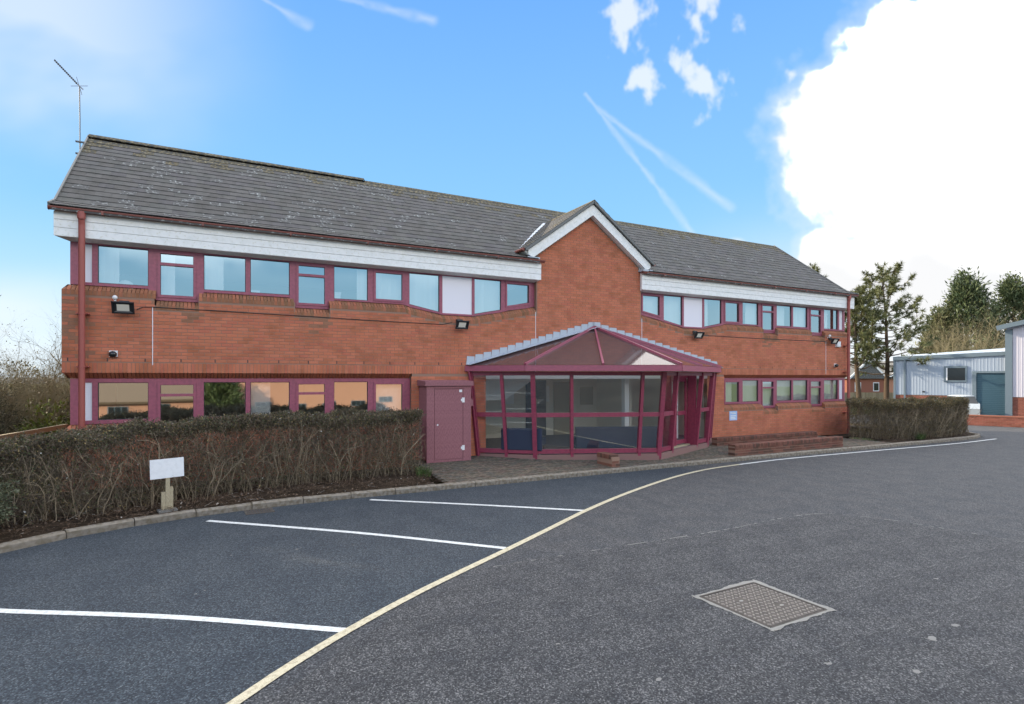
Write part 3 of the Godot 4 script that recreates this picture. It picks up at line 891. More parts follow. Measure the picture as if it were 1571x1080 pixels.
func blinds(o: Node3D, other: bool, upper: bool, list: Array) -> void:
	# which window, from where to where across it
	var plan := []
	if upper and not other:
		plan = [[1, 0.0, 0.30], [2, 0.0, 0.25], [3, 0.05, 0.32], [6, 0.78, 1.0], [7, 0.0, 1.0], [8, 0.0, 1.0], [10, 0.0, 1.0]]
	elif upper:
		plan = [[11, 0.0, 1.0], [10, 0.0, 1.0], [8, 0.7, 1.0], [6, 0.0, 0.55], [4, 0.35, 1.0], [3, 0.0, 0.7], [1, 0.6, 1.0]]
	elif not other:
		plan = [[4, 0.0, 0.42], [7, 0.0, 1.0]]
	else:
		plan = [[7, 0.4, 1.0], [6, 0.0, 1.0], [5, 0.0, 1.0], [4, 0.0, 1.0], [3, 0.0, 1.0], [2, 0.0, 1.0], [1, 0.0, 1.0]]
	for q in plan:
		var p: Array = list[q[0]]
		var mb := MB.new()
		var a := lerpf(p[0], p[1], q[1]) - 0.06
		var b := lerpf(p[0], p[1], q[2]) + 0.06
		var x := a
		while x < b:
			var c := flip(x + 0.043, other)
			var t := Transform3D(Basis(Vector3.UP, rnd(-0.3, -0.1)), Vector3(c, (p[2] + minf(p[3], p[4])) / 2 + 0.01, -0.29))
			mb.box(t, Vector3(0.087, p[2] - minf(p[3], p[4]) + 0.14, 0.002), shade(Color.WHITE, rnd(0.93, 1.0)))
			x += 0.084
		mb.bx(Vector3(flip(a, other), p[2] + 0.085, -0.26), Vector3(flip(b, other), p[2] + 0.12, -0.32))
		put(mb, "vertical_blind", M.blind, o)

func eaves(o: Node3D, other: bool) -> void:
	# three white boards, each with a groove under it, and a splayed board back to the window head
	var a := -0.10
	var b := 11.36
	var e := 0.0
	for k in 3:
		var mb := MB.new()
		var y0 := 5.345 + 0.166 * k
		var lx := flip(a, other)
		var rx := flip(b, other)
		mb.soft(Vector3(lx, y0 + 0.004, 0.10), Vector3(rx, y0 + 0.164, 0.14 + 0.004 * k), 0.004)
		put(mb, "fascia_board", M.fascia, o)
	var so := MB.new()
	var sx := flip(a + 0.005, other)
	var bx_ := flip(0.12, other)
	var ex := flip(b - 0.04, other)
	so.hexa(ordered([Vector3(sx, 5.344, 0.137), Vector3(ex, 5.344, 0.137), Vector3(ex, 5.90, 0.098), Vector3(sx, 5.90, 0.098), Vector3(bx_, 5.30, -0.13), Vector3(ex, 5.30, -0.13), Vector3(ex, 5.90, -0.13), Vector3(sx, 5.90, -0.13)], other))
	put(so, "soffit", M.fascia, o)
	# gutter: a half-round trough with joints
	var gu := MB.new()
	var x0 := flip(-0.17, other)
	var x1 := flip(11.42, other)
	var k := 8
	for i in k:
		var t0 := PI + PI * i / k
		var t1 := PI + PI * (i + 1) / k
		var c := Vector3(0, 5.905, 0.215)
		for rr in [0.066, 0.058]:
			var p0: Vector3 = Vector3(0, sin(t0), cos(t0)) * rr + c
			var p1: Vector3 = Vector3(0, sin(t1), cos(t1)) * rr + c
			var l := minf(x0, x1)
			var r := maxf(x0, x1)
			gu.quad(Vector3(r, p0.y, p0.z), Vector3(l, p0.y, p0.z), Vector3(l, p1.y, p1.z), Vector3(r, p1.y, p1.z))
	gu.bx(Vector3(minf(x0, x1), 5.895, 0.272), Vector3(maxf(x0, x1), 5.91, 0.283))
	gu.bx(Vector3(x0 - 0.003, 5.84, 0.15), Vector3(x0 + 0.003, 5.905, 0.28))
	var xx := minf(x0, x1) + 0.9
	while xx < maxf(x0, x1):
		gu.bx(Vector3(xx - 0.02, 5.83, 0.148), Vector3(xx + 0.02, 5.912, 0.287))
		xx += 1.83
	put(gu, "gutter", M.gutter, o)
	# downpipe with collars
	var px := flip(0.37, other)
	var dp := MB.new()
	dp.pipe([Vector3(px, 5.86, 0.215), Vector3(px, 5.70, 0.215), Vector3(px, 5.60, 0.19), Vector3(px, 0.12, 0.185)], 0.058, 14)
	dp.tube(Vector3(px, 5.86, 0.215), Vector3(px, 5.72, 0.215), 0.078, 0.070, 14, Color.WHITE, true)
	var pipe := put(dp, "downpipe", M.downpipe, o)
	for y in [3.78, 2.68, 1.0]:
		var cl := MB.new()
		cl.tube(Vector3(px, y - 0.02, 0.185), Vector3(px, y + 0.02, 0.185), 0.066, 0.066, 14, Color.WHITE, true)
		cl.bx(Vector3(px - 0.11, y - 0.012, 0.0), Vector3(px + 0.11, y + 0.012, 0.13))
		cl.ball(Vector3(px + 0.10, y, 0.14), Vector3.ONE * 0.018, 6)
		put(cl, "pipe_bracket", M.downpipe, pipe)
func ordered(p: Array, other: bool) -> Array:
	return [p[1], p[0], p[3], p[2], p[5], p[4], p[7], p[6]] if other else p

func shell(o: Node3D) -> void:
	var w := MB.new()
	w.bx(Vector3(0, -0.2, -7.6), Vector3(LONG, 5.9, -7.85))
	w.bx(Vector3(0.14, -0.2, -0.56), Vector3(0.30, 5.6, -7.6)); w.bx(Vector3(LONG - 0.14, -0.2, -0.56), Vector3(LONG - 0.30, 5.6, -7.6))
	put(w, "outer_wall", M.brick_plain, o)
	for x in [0.22, LONG - 0.22]:
		var g := MB.new()
		g.tri(Vector3(x, 5.6, 0.1), Vector3(x, 5.6, -7.7), Vector3(x, 8.75, -3.8))
		g.tri(Vector3(x + 0.02, 5.6, -7.7), Vector3(x + 0.02, 5.6, 0.1), Vector3(x + 0.02, 8.75, -3.8))
		put(g, "gable_wall", M.brick_plain, o)
	# rooms behind the glass
	var r := MB.new()
	r.bx(Vector3(0.3, 0.27, -0.21), Vector3(LONG - 0.3, 0.30, -7.6))
	r.bx(Vector3(0.3, 2.62, -0.22), Vector3(LONG - 0.3, 2.95, -7.6))
	put(r, "floor_slab", M.carpet, o)
	r = MB.new()
	r.bx(Vector3(0.3, 5.40, -0.1), Vector3(LONG - 0.3, 5.44, -7.6))
	r.bx(Vector3(0.3, 2.585, -0.22), Vector3(9.5, 2.615, -7.6)); r.bx(Vector3(18.4, 2.585, -0.22), Vector3(LONG - 0.3, 2.615, -7.6))
	put(r, "ceiling", M.white_room, o)
	r = MB.new()
	for x in [5.38, 7.55, 9.4, 18.45, 20.1, 23.1]:
		r.bx(Vector3(x, 0.3, -0.24), Vector3(x + 0.1, 2.585, -7.6))
	for x in [2.5, 7.3, 11.6, 14.9, 19.1, 24.1]:
		r.bx(Vector3(x, 2.95, -0.24), Vector3(x + 0.1, 5.4, -7.6))
	r.bx(Vector3(0.3, 2.95, -5.0), Vector3(LONG - 0.3, 5.4, -5.1)); r.bx(Vector3(0.3, 0.3, -5.0), Vector3(9.4, 2.585, -5.1)); r.bx(Vector3(18.5, 0.3, -5.0), Vector3(LONG - 0.3, 2.585, -5.1))
	# inner leaf below the windows
	for other in [false, true]:
		r.bx(Vector3(flip(0.3, other), 2.95, -0.17), Vector3(flip(11.3, other), 4.04, -0.22)); r.bx(Vector3(flip(0.3, other), 0.3, -0.17), Vector3(flip(7.45, other), 1.15, -0.22))
		r.bx(Vector3(flip(7.45, other), 0.3, -0.17), Vector3(flip(9.5 if not other else 8.15, other), 2.585, -0.22))
	r.bx(Vector3(11.3, 2.95, -0.17), Vector3(LONG - 11.3, 5.4, -0.22))
	put(r, "inner_wall", M.room, o)
	# reception behind the porch
	r = MB.new()
	r.bx(Vector3(9.5, 0.3, -3.6), Vector3(18.4, 2.6, -3.7))
	r.bx(Vector3(9.5, 0.3, -0.23), Vector3(9.56, 2.6, -3.6)); r.bx(Vector3(18.36, 0.3, -0.23), Vector3(18.42, 2.6, -3.6))
	r.bx(Vector3(16.1, 0.3, -1.6), Vector3(16.2, 2.58, -3.6))
	put(r, "reception_wall", M.lobby, o)
	r = MB.new()
	r.bx(Vector3(9.5, 2.59, -0.0), Vector3(18.4, 2.615, -3.6))
	r.bx(Vector3(9.62, 2.42, 0.0), Vector3(18.28, 2.559, -0.2))
	# underside and string of the stair
	r.prism([Vector2(9.6, 1.75), Vector2(10.9, 1.75), Vector2(12.2, 2.585), Vector2(9.6, 2.585)], -1.3, -2.3)
	for x in [15.0, 17.2]:
		r.bx(Vector3(x, 0.3, -0.5), Vector3(x + 0.18, 2.59, -0.68))
	put(r, "reception_ceiling", M.white_room, o)
	for d in [[12.9, 0.85, 2.35, M.black], [14.1, 0.8, 2.3, M.timber]]:
		r = MB.new()
		r.bx(Vector3(d[0], 0.3, -3.59), Vector3(d[0] + d[1], d[2], -3.55))
		put(r, "inner_door", d[3], o)
	for d in [[11.9, 1.5, 0.5, 0.6, M.white_room], [13.35, 1.55, 0.55, 0.6, M.white_room], [15.3, 1.4, 0.6, 0.7, M.timber]]:
		r = MB.new()
		r.bx(Vector3(d[0], d[1], -3.59), Vector3(d[0] + d[2], d[1] + d[3], -3.57))
		put(r, "notice_board", d[4], o)

# ---------------------------------------------------------------- roof
const SLOPE := [Vector2(0.275, 5.925), Vector2(-0.25, 6.13), Vector2(-3.8, 8.80)]
func on_slope(a: float) -> Array:          # distance up the slope -> [z, y, direction]
	var l := (SLOPE[1] as Vector2).distance_to(SLOPE[0])
	if a < l:
		return [SLOPE[0].lerp(SLOPE[1], a / l), (SLOPE[1] - SLOPE[0]).normalized()]
	var d: Vector2 = (SLOPE[2] - SLOPE[1]).normalized()
	return [SLOPE[1] + d * (a - l), d]
func tile_colour() -> Color:
	var k := rnd(0.88, 1.10)
	return lin(0.104 * k, 0.102 * k, 0.100 * k * rnd(0.96, 1.05))
func lay(list: Array, roof: Node, keep: int) -> void:
	# list: [transform of the middle of the top face, width, length, material name]
	list.sort_custom(func(p, q): return p[0].origin.distance_squared_to(EYE) < q[0].origin.distance_squared_to(EYE))
	var kinds := {}
	var rest := {}
	var n := 0
	for p in list:
		if n < keep and absf(p[1] - 0.296) < 0.001:
			var key := "%s%d%.2f" % [p[3], rng.randi() % 5, p[2]]
			if not kinds.has(key):
				var mb := MB.new()
				mb.box(Transform3D(Basis(), Vector3(0, -0.008, 0)), Vector3(p[1], 0.016, p[2]), tile_colour() if p[3] == "tile" else shade(Color.WHITE, rnd(0.85, 1.0)))
				kinds[key] = mb.mesh(M[p[3]])
			shared(kinds[key], "tile", roof, p[0])
			n += 1
		else:
			if not rest.has(p[3]):
				rest[p[3]] = MB.new()
			rest[p[3]].box(p[0] * Transform3D(Basis(), Vector3(0, -0.008, 0)), Vector3(p[1], 0.016, p[2]), tile_colour() if p[3] == "tile" else shade(Color.WHITE, rnd(0.85, 1.0)))
	for m in rest:
		put(rest[m], "further_tiles", M[m], roof, "stuff")
func roofs(o: Node3D) -> void:
	var deck := MB.new()
	for j in 2:
		var a: Vector2 = SLOPE[j] - Vector2(0, 0.03)
		var b: Vector2 = SLOPE[j + 1] - Vector2(0, 0.03)
		var parts := [[-0.12, 11.25], [LONG - 11.25, LONG + 0.12]] if j == 0 else [[-0.12, LONG + 0.12]]
		for s in parts:
			deck.hexa([Vector3(s[0], a.y, a.x), Vector3(s[1], a.y, a.x), Vector3(s[1], b.y, b.x), Vector3(s[0], b.y, b.x), Vector3(s[0], a.y - 0.06, a.x - 0.01), Vector3(s[1], a.y - 0.06, a.x - 0.01), Vector3(s[1], b.y - 0.06, b.x), Vector3(s[0], b.y - 0.06, b.x)])
	# rear slope
	deck.quad(Vector3(LONG + 0.15, 5.9, -7.9), Vector3(-0.15, 5.9, -7.9), Vector3(-0.15, 8.80, -3.8), Vector3(LONG + 0.15, 8.80, -3.8))
	var roof := put(deck, "roof", M.tile_lichen, o)
	var list := []
	var gauge := 0.268
	var total: float = (SLOPE[1] as Vector2).distance_to(SLOPE[0]) + (SLOPE[2] as Vector2).distance_to(SLOPE[1])
	var rows := int(total / gauge)
	for i in rows:
		var a := on_slope(i * gauge)
		var b := on_slope(minf((i + 1) * gauge + 0.03, total))
		var lo := Vector3(0, a[0].y, a[0].x)
		var hi := Vector3(0, b[0].y, b[0].x)
		var nrm := Vector3(0, a[1].x * -1.0, a[1].y).normalized()
		lo += nrm * 0.026
		hi += nrm * 0.013
		var up := (lo - hi).normalized()           # local z runs down the slope
		var top := up.cross(Vector3.RIGHT).normalized()
		var x := -0.15 - (0.149 if i % 2 else 0.0)
		while x < LONG + 0.15:
			var x0 := maxf(x, -0.15)
			var x1 := minf(x + 0.296, LONG + 0.15)
			x += 0.2985
			if x1 - x0 < 0.04:
				continue
			var mid := (x0 + x1) / 2
			if a[0].x > -0.18 and mid > 11.3 and mid < LONG - 11.3:
				continue
			var kind := "tile"
			var r := rng.randf()
			if i >= rows - 1 or (i >= rows - 4 and r < 0.06 + 0.14 * (i - rows + 4)):
				kind = "tile_moss"
			elif r > (0.84 if mid < 8.0 else 0.94):
				kind = "tile_lichen"
			var jolt := Vector3(0, rnd(-0.002, 0.003), 0)
			list.append([Transform3D(Basis(Vector3.RIGHT, top, up), Vector3(mid, (lo.y + hi.y) / 2, (lo.z + hi.z) / 2) + jolt), x1 - x0, lo.distance_to(hi), kind])
	# the cross gable: both of its slopes run back into the main roof
	for other in [false, true]:
		var s := 1.0 if other else -1.0
		var apex := Vector3(13.2, 7.93, 0)
		var foot := Vector3(13.2 + s * 2.42, 7.93 - 2.42 * 0.715, 0)
		var d := (apex - foot).normalized()
		var span := apex.distance_to(foot)
		var m := 0
		while m * 0.25 < span - 0.05:
			var lo := foot + d * (m * 0.25)
			var hi := foot + d * minf(m * 0.25 + 0.28, span)
			var nrm := Vector3(s * absf(d.y), absf(d.x), 0)
			lo += nrm * 0.03
			hi += nrm * 0.014
			var down := (lo - hi).normalized()
			var back := -0.25 - (maxf(lo.y, 6.13) - 6.13) / 0.752 - 0.12
			var z := 0.26
			var first := true
			while z > back:
				var wd := 0.296 if not (first and m % 2) else 0.148
				first = false
				var z1 := maxf(z - wd, back)
				if z - z1 > 0.03:
					var ax := Vector3(0, 0, 1)
					var tp := down.cross(ax)
					if tp.y < 0.0:
						ax = -ax; tp = -tp
					list.append([Transform3D(Basis(ax, tp, down), Vector3((lo.x + hi.x) / 2, (lo.y + hi.y) / 2, (z + z1) / 2)), z - z1, lo.distance_to(hi), "tile_moss" if rng.randf() < 0.12 else "tile"])
				z -= wd + 0.0025
			m += 1
	lay(list, roof, 300)
	# ridge tiles, the first stretch bedded a little higher
	var x := -0.15
	var mesh_of := []
	for kk in 3:
		var mb := MB.new()
		for sgn in [-1.0, 1.0]:
			var q := [Vector3(0, 0.0, 0), Vector3(0.447, 0.0, 0), Vector3(0.447, -0.105, 0.15 * sgn), Vector3(0, -0.105, 0.15 * sgn)]
			var dn := Vector3(0, -0.02, 0)
			if sgn > 0.0:
				mb.hexa([q[3], q[2], q[1], q[0], q[3] + dn, q[2] + dn, q[1] + dn, q[0] + dn], shade(Color.WHITE, rnd(0.8, 1.0)))
			else:
				mb.hexa([q[0], q[1], q[2], q[3], q[0] + dn, q[1] + dn, q[2] + dn, q[3] + dn], shade(Color.WHITE, rnd(0.8, 1.0)))
		mesh_of.append(mb.mesh(M.tile_moss))
	while x < LONG + 0.1:
		shared(mesh_of[rng.randi() % 3], "ridge_tile", roof, Transform3D(Basis(), Vector3(x, 8.885 if x < 6.75 else 8.82, -3.8 + rnd(-0.004, 0.004))))
		x += 0.45
	var z := 0.27
	while z > -2.35:
		shared(mesh_of[rng.randi() % 3], "ridge_tile", roof, Transform3D(Basis(Vector3.UP, PI / 2), Vector3(13.2, 7.965, z)))
		z -= 0.45
	# dark verges, the cross gable's white barge boards, kneelers, lead at the feet
	for e in [-0.155, LONG + 0.155]:
		var mb := MB.new()
		for j in 2:
			var a := Vector3(e, SLOPE[j].y + 0.005, SLOPE[j].x)
			var b := Vector3(e, SLOPE[j + 1].y + 0.005, SLOPE[j + 1].x)
			mb.bar(a, b, 0.035, 0.10, Vector3.UP)
		mb.bar(Vector3(e, 8.79, -3.8), Vector3(e, 5.9, -7.9), 0.035, 0.10, Vector3.UP)
		put(mb, "verge", M.verge, roof)
	for other in [false, true]:
		var s := 1.0 if other else -1.0
		var mb := MB.new()
		var q := [Vector2(13.2, 7.83), Vector2(13.2, 7.50), Vector2(13.2 + s * 2.13, 5.985), Vector2(13.2 + s * 2.30, 6.05), Vector2(13.2 + s * 2.30, 6.19)]
		mb.prism(q, 0.19, 0.13)
		var board := put(mb, "barge_board", M.fascia, roof)
		mb = MB.new()
		mb.prism([Vector2(13.2, 7.515), Vector2(13.2, 7.495), Vector2(13.2 + s * 2.10, 5.995), Vector2(13.2 + s * 2.10, 6.015)], 0.1295, 0.002)
		put(mb, "gable_soffit", M.fascia, board)
		mb = MB.new()
		mb.prism([Vector2(13.2 + s * 2.05, 6.02), Vector2(13.2 + s * 2.28, 6.06), Vector2(13.2 + s * 2.40, 6.14), Vector2(13.2 + s * 2.36, 6.20), Vector2(13.2 + s * 2.05, 6.30)], 0.129, -0.35)
		put(mb, "kneeler", M.fascia, board)
		mb = MB.new()
		mb.bar(Vector3(13.2, 7.90, 0.23), Vector3(13.2 + s * 2.42, 6.17, 0.23), 0.07, 0.07, Vector3.UP)
		put(mb, "verge", M.verge, roof)
		mb = MB.new()
		mb.tube(Vector3(13.2 + s * 2.46, 6.19, 0.2), Vector3(13.2 + s * 2.46, 6.19, -0.30), 0.05, 0.05, 10, Color.WHITE, true)
		put(mb, "gutter", M.gutter, roof)
		# lead valley and the apron where the roof meets the brick bay
		mb = MB.new()
		mb.bar(Vector3(13.2 + s * 2.5, 6.17, -0.30), Vector3(13.2 + s * 0.15, 7.87, -2.50), 0.10, 0.02, Vector3(s * 0.5, 1, 0.7))
		mb.bx(Vector3(13.2 + s * 1.95, 5.93, 0.26), Vector3(13.2 + s * 2.35, 5.985, -0.02))
		mb.bx(Vector3(13.2 + s * 1.98, 5.95, 0.02), Vector3(13.2 + s * 2.02, 6.12, -0.3))
		put(mb, "lead_valley", M.lead, roof)
	# cheeks that close the roof behind the barge boards
	var ch := MB.new()
	ch.prism([Vector2(11.28, 5.3), Vector2(LONG - 11.28, 5.3), Vector2(LONG - 11.28, gable(LONG - 11.28)), Vector2(13.2, 7.49), Vector2(11.28, gable(11.28))], -0.156, -0.24)
	put(ch, "gable_backing", M.brick_plain, o)

# ---------------------------------------------------------------- glazed porch
const FOOT := [Vector2(9.4, 0.0), Vector2(10.66, 1.02), Vector2(13.9, 2.34), Vector2(17.13, 1.02), Vector2(18.4, 0.0)]
const HEAD := [Vector2(9.15, 0.0), Vector2(10.5, 1.14), Vector2(13.95, 2.52), Vector2(17.32, 1.14), Vector2(18.65, 0.0)]
const EAVE := [Vector2(8.98, 0.0), Vector2(10.2, 1.25), Vector2(13.9, 3.25), Vector2(17.55, 1.25), Vector2(18.82, 0.0)]
func porch() -> void:
	var o := thing("entrance_porch", "plum-framed glazed entrance porch with a pyramid glass roof and leaning walls", "porch")
	var y0 := 0.34
	var y1 := 2.62
	# plinth and floor
	var b := MB.new()
	for i in 4:
		var a: Vector2 = FOOT[i]
		var c: Vector2 = FOOT[i + 1]
		b.bar(Vector3(a.x, 0.17, a.y), Vector3(c.x, 0.17, c.y), 0.14, 0.30)
	put(b, "plinth", M.plinth, o)
	b = MB.new()
	b.slab(FOOT, 0.1, 0.305)
	put(b, "floor", M.carpet, o)
	# posts, rails and panes, side by side: shares along each face at which posts stand
	var shares := [[0.0, 0.5, 1.0], [0.0, 0.29, 0.835, 1.0], [0.0, 0.23, 0.75, 1.0], [0.0, 0.5, 1.0]]
	for f in 4:
		var outv := Vector3((FOOT[f + 1] - FOOT[f]).y, 0, -(FOOT[f + 1] - FOOT[f]).x).normalized()
		if outv.z < 0.0:
			outv = -outv
		var lo := func(t: float) -> Vector3:
			var p: Vector2 = FOOT[f].lerp(FOOT[f + 1], t)
			return Vector3(p.x, y0, p.y)
		var hi := func(t: float) -> Vector3:
			var p: Vector2 = HEAD[f].lerp(HEAD[f + 1], t)
			return Vector3(p.x, y1, p.y)
		var sh: Array = shares[f]
		for i in sh.size():
			if f > 0 and i == 0:
				continue
			var w := 0.12 if i in [0, sh.size() - 1] else 0.085
			var mb := MB.new()
			mb.bar(lo.call(sh[i]) - Vector3(0, 0.16, 0), hi.call(sh[i]), w, 0.13, outv)
			put(mb, "post", M.porch_paint, o)
		for i in sh.size() - 1:
			var door: bool = f == 2 and i == 1
			var t0: float = sh[i]
			var t1: float = sh[i + 1]
			var back := outv * -0.28 if door else Vector3.ZERO
			for r in ([[0.975, 0.10]] if door else [[0.03, 0.12], [0.475, 0.12], [0.975, 0.10]]):
				var mb := MB.new()
				var a: Vector3 = lo.call(t0).lerp(hi.call(t0), r[0])
				var c: Vector3 = lo.call(t1).lerp(hi.call(t1), r[0])
				mb.bar(a, c, r[1], 0.07, outv)
				put(mb, "rail", M.porch_paint, o)
			if door:
				entrance(o, lo.call(t0) + back, lo.call(t1) + back, outv)
				continue
			for r in [[0.055, 0.45], [0.50, 0.955]]:
				var q := [lo.call(t0).lerp(hi.call(t0), r[0]), lo.call(t1).lerp(hi.call(t1), r[0]), lo.call(t1).lerp(hi.call(t1), r[1]), lo.call(t0).lerp(hi.call(t0), r[1])]
				var u: Vector3 = (q[1] - q[0]).normalized() * 0.045
				var mb := MB.new()
				mb.quad(q[0] + u, q[1] - u, q[2] - u, q[3] + u)
				put(mb, "pane", M.porch_pane, o)
	# soffit, eaves beam, roof
	var ey := 2.63
	var et := 2.80
	var so := MB.new()
	for i in 4:
		so.quad(Vector3(HEAD[i].x, ey - 0.004, HEAD[i].y - 0.05), Vector3(HEAD[i + 1].x, ey - 0.004, HEAD[i + 1].y - 0.05), Vector3(EAVE[i + 1].x, ey - 0.004, EAVE[i + 1].y), Vector3(EAVE[i].x, ey - 0.004, EAVE[i].y))
	put(so, "soffit", M.white_room, o)
	var apex := Vector3(13.35, 4.02, 0.06)
	for i in 4:
		var a := Vector3(EAVE[i].x, ey, EAVE[i].y)
		var c := Vector3(EAVE[i + 1].x, ey, EAVE[i + 1].y)
		var mb := MB.new()
		mb.bar(a + Vector3(0, 0.085, 0), c + Vector3(0, 0.085, 0), 0.05, 0.15)
		mb.bar(a + Vector3(0, 0.012, 0), c + Vector3(0, 0.012, 0), 0.09, 0.022)
		put(mb, "eaves_beam", M.frame, o)
		var at := a + Vector3(0, et - ey, 0)
		var ct := c + Vector3(0, et - ey, 0)
		mb = MB.new()
		mb.tri(at, ct, apex)
		if i == 1:
			var mid := at.lerp(ct, 0.5)
			var one := MB.new()
			one.tri(at, mid, apex)
			put(one, "roof_pane", M.roof_pane, o)
			one = MB.new()
			one.tri(mid, ct, apex)
			put(one, "roof_pane", M.roof_pane, o)
			one = MB.new()
			one.bar(mid + Vector3(0, 0.02, 0), apex + Vector3(0, 0.03, 0), 0.055, 0.05)
			put(one, "glazing_bar", M.frame, o)
		else:
			put(mb, "roof_pane", M.roof_pane, o)
		if i > 0:
			mb = MB.new()
			mb.bar(at + Vector3(0, 0.02, 0), apex + Vector3(0, 0.03, 0), 0.075, 0.06)
			put(mb, "hip_bar", M.frame, o)
	# another bar on the far slope
	var far := MB.new()
	far.bar(Vector3(15.7, et + 0.02, 2.26), apex + Vector3(0, 0.03, 0), 0.055, 0.05)
	put(far, "glazing_bar", M.frame, o)
	# stepped lead against the brickwork
	for side in 2:
		var foot := Vector3(EAVE[0].x if side == 0 else EAVE[4].x, et, 0)
		var n := 17
		for i in n:
			var p := foot.lerp(apex, (i + 0.1) / n)
			var q := foot.lerp(apex, (i + 1.1) / n)
			p.z = 0.004; q.z = 0.004
			var mb := MB.new()
			mb.prism([Vector2(p.x, p.y), Vector2(q.x, q.y), Vector2(q.x, q.y + 0.17), Vector2(p.x + (q.x - p.x) * 0.12, q.y + rnd(0.15, 0.18))], 0.012 + 0.003 * (i % 2), 0.004)
			# the lead dressed down on to the glass
			mb.hexa([Vector3(p.x, p.y + 0.005, 0.26), Vector3(q.x, q.y + 0.005, 0.24), Vector3(q.x, q.y + 0.02, 0.006), Vector3(p.x, p.y + 0.02, 0.006), Vector3(p.x, p.y - 0.005, 0.26), Vector3(q.x, q.y - 0.005, 0.24), Vector3(q.x, q.y + 0.01, 0.006), Vector3(p.x, p.y + 0.01, 0.006)] if side == 0 else [Vector3(q.x, q.y + 0.005, 0.24), Vector3(p.x, p.y + 0.005, 0.26), Vector3(p.x, p.y + 0.02, 0.006), Vector3(q.x, q.y + 0.02, 0.006), Vector3(q.x, q.y - 0.005, 0.24), Vector3(p.x, p.y - 0.005, 0.26), Vector3(p.x, p.y + 0.01, 0.006), Vector3(q.x, q.y + 0.01, 0.006)])
			put(mb, "lead_flashing", M.lead, o)
	# downpipe at the near foot
	var dp := MB.new()
	dp.pipe([Vector3(9.05, 2.62, 0.1), Vector3(9.1, 2.4, 0.1), Vector3(9.34, 0.24, 0.1)], 0.03, 8)
	put(dp, "downpipe", M.porch_paint, o)
	# seats and table inside
	for s in [[9.95, 0.35, 1.15, 0.68], [11.95, 1.05, 2.55, 0.40]]:
		sofa(Vector3(s[0], 0.305, s[1]), s[2], s[3])
	var tb := thing("coffee_table", "low pale table inside the glazed porch", "table", Vector3(13.6, 0.305, -0.2))
	b = MB.new()
	b.bx(Vector3(-0.45, 0.40, -0.3), Vector3(0.45, 0.44, 0.3))
	put(b, "table_top", M.timber, tb)
	for q in [[-0.4, -0.25], [0.4, -0.25], [-0.4, 0.25], [0.4, 0.25]]:
		b = MB.new()
		b.tube(Vector3(q[0], 0, q[1]), Vector3(q[0], 0.4, q[1]), 0.02, 0.02, 8)
		put(b, "leg", M.chrome, tb)
func entrance(o: Node3D, a: Vector3, c: Vector3, outv: Vector3) -> void:
	var u := (c - a).normalized()
	var wd := a.distance_to(c)
	var top := 2.10
	# head panel over the doors and cheeks of the recess
	var mb := MB.new()
	mb.bar(a + Vector3(0, top + 0.05, 0), c + Vector3(0, top + 0.05, 0), 0.10, 0.08, outv)
	mb.bar(a + Vector3(0, 2.2, 0), c + Vector3(0, 2.2, 0), 0.16, 0.03, outv)
	for e in [a, c]:
		mb.bar(e - Vector3(0, 0.03, 0) + outv * 0.14, e + Vector3(0, 2.28, 0) + outv * 0.18, 0.05, 0.28, outv)
	put(mb, "door_frame", M.porch_paint, o)
	mb = MB.new()
	mb.bar(a + Vector3(0, -0.015, 0) + outv * 0.05, c + Vector3(0, -0.015, 0) + outv * 0.05, 0.05, 0.14, outv)
	put(mb, "threshold", M.timber, o)
	for side in 2:
		var p := a + u * (0.06 if side == 0 else wd / 2 + 0.01)
		var q := a + u * (wd / 2 - 0.01 if side == 0 else wd - 0.06)
		var d := MB.new()
		for e in [[p, 1.0], [q, -1.0]]:
			d.bar(e[0] + u * 0.04 * e[1], e[0] + u * 0.04 * e[1] + Vector3(0, top, 0), 0.08, 0.05, outv)
		for y in [0.10, 1.0, top - 0.05]:
			d.bar(p + Vector3(0, y, 0), q + Vector3(0, y, 0), 0.12, 0.045, outv)
		var leaf := put(d, "door", M.porch_paint, o)
		for r in [[0.16, 0.94], [1.06, top - 0.11]]:
			var g := MB.new()
			g.quad(p + u * 0.08 + Vector3(0, r[0], 0), q - u * 0.08 + Vector3(0, r[0], 0), q - u * 0.08 + Vector3(0, r[1], 0), p + u * 0.08 + Vector3(0, r[1], 0))
			put(g, "pane", M.porch_pane, leaf)
		var h := MB.new()
		var hp := (q - u * 0.04 if side == 0 else p + u * 0.04) + outv * 0.06
		h.tube(hp + Vector3(0, 0.95, 0), hp + Vector3(0, 1.25, 0), 0.012, 0.012, 8, Color.WHITE, true)
		put(h, "handle", M.chrome, leaf)
func sofa(at: Vector3, width: float, turn: float) -> void:
	var o := thing("waiting_sofa", "navy upholstered waiting sofa %s the glazed porch" % ("in the narrow bay of" if width < 2.0 else "along the long front of"), "sofa", at, -turn)
	var b := MB.new()
	b.soft(Vector3(0, 0.22, -0.75), Vector3(width, 0.42, 0.0), 0.02)
	put(b, "seat", M.sofa, o)
	b = MB.new()
	b.soft(Vector3(0, 0.12, 0.0), Vector3(width, 0.74, 0.13), 0.03)
	put(b, "backrest", M.sofa, o)
	for q in [[0.06, -0.68], [width - 0.06, -0.68], [0.06, 0.05], [width - 0.06, 0.05]]:
		b = MB.new()
		b.tube(Vector3(q[0], 0, q[1]), Vector3(q[0], 0.22, q[1]), 0.02, 0.02, 8)
		put(b, "leg", M.chrome, o)

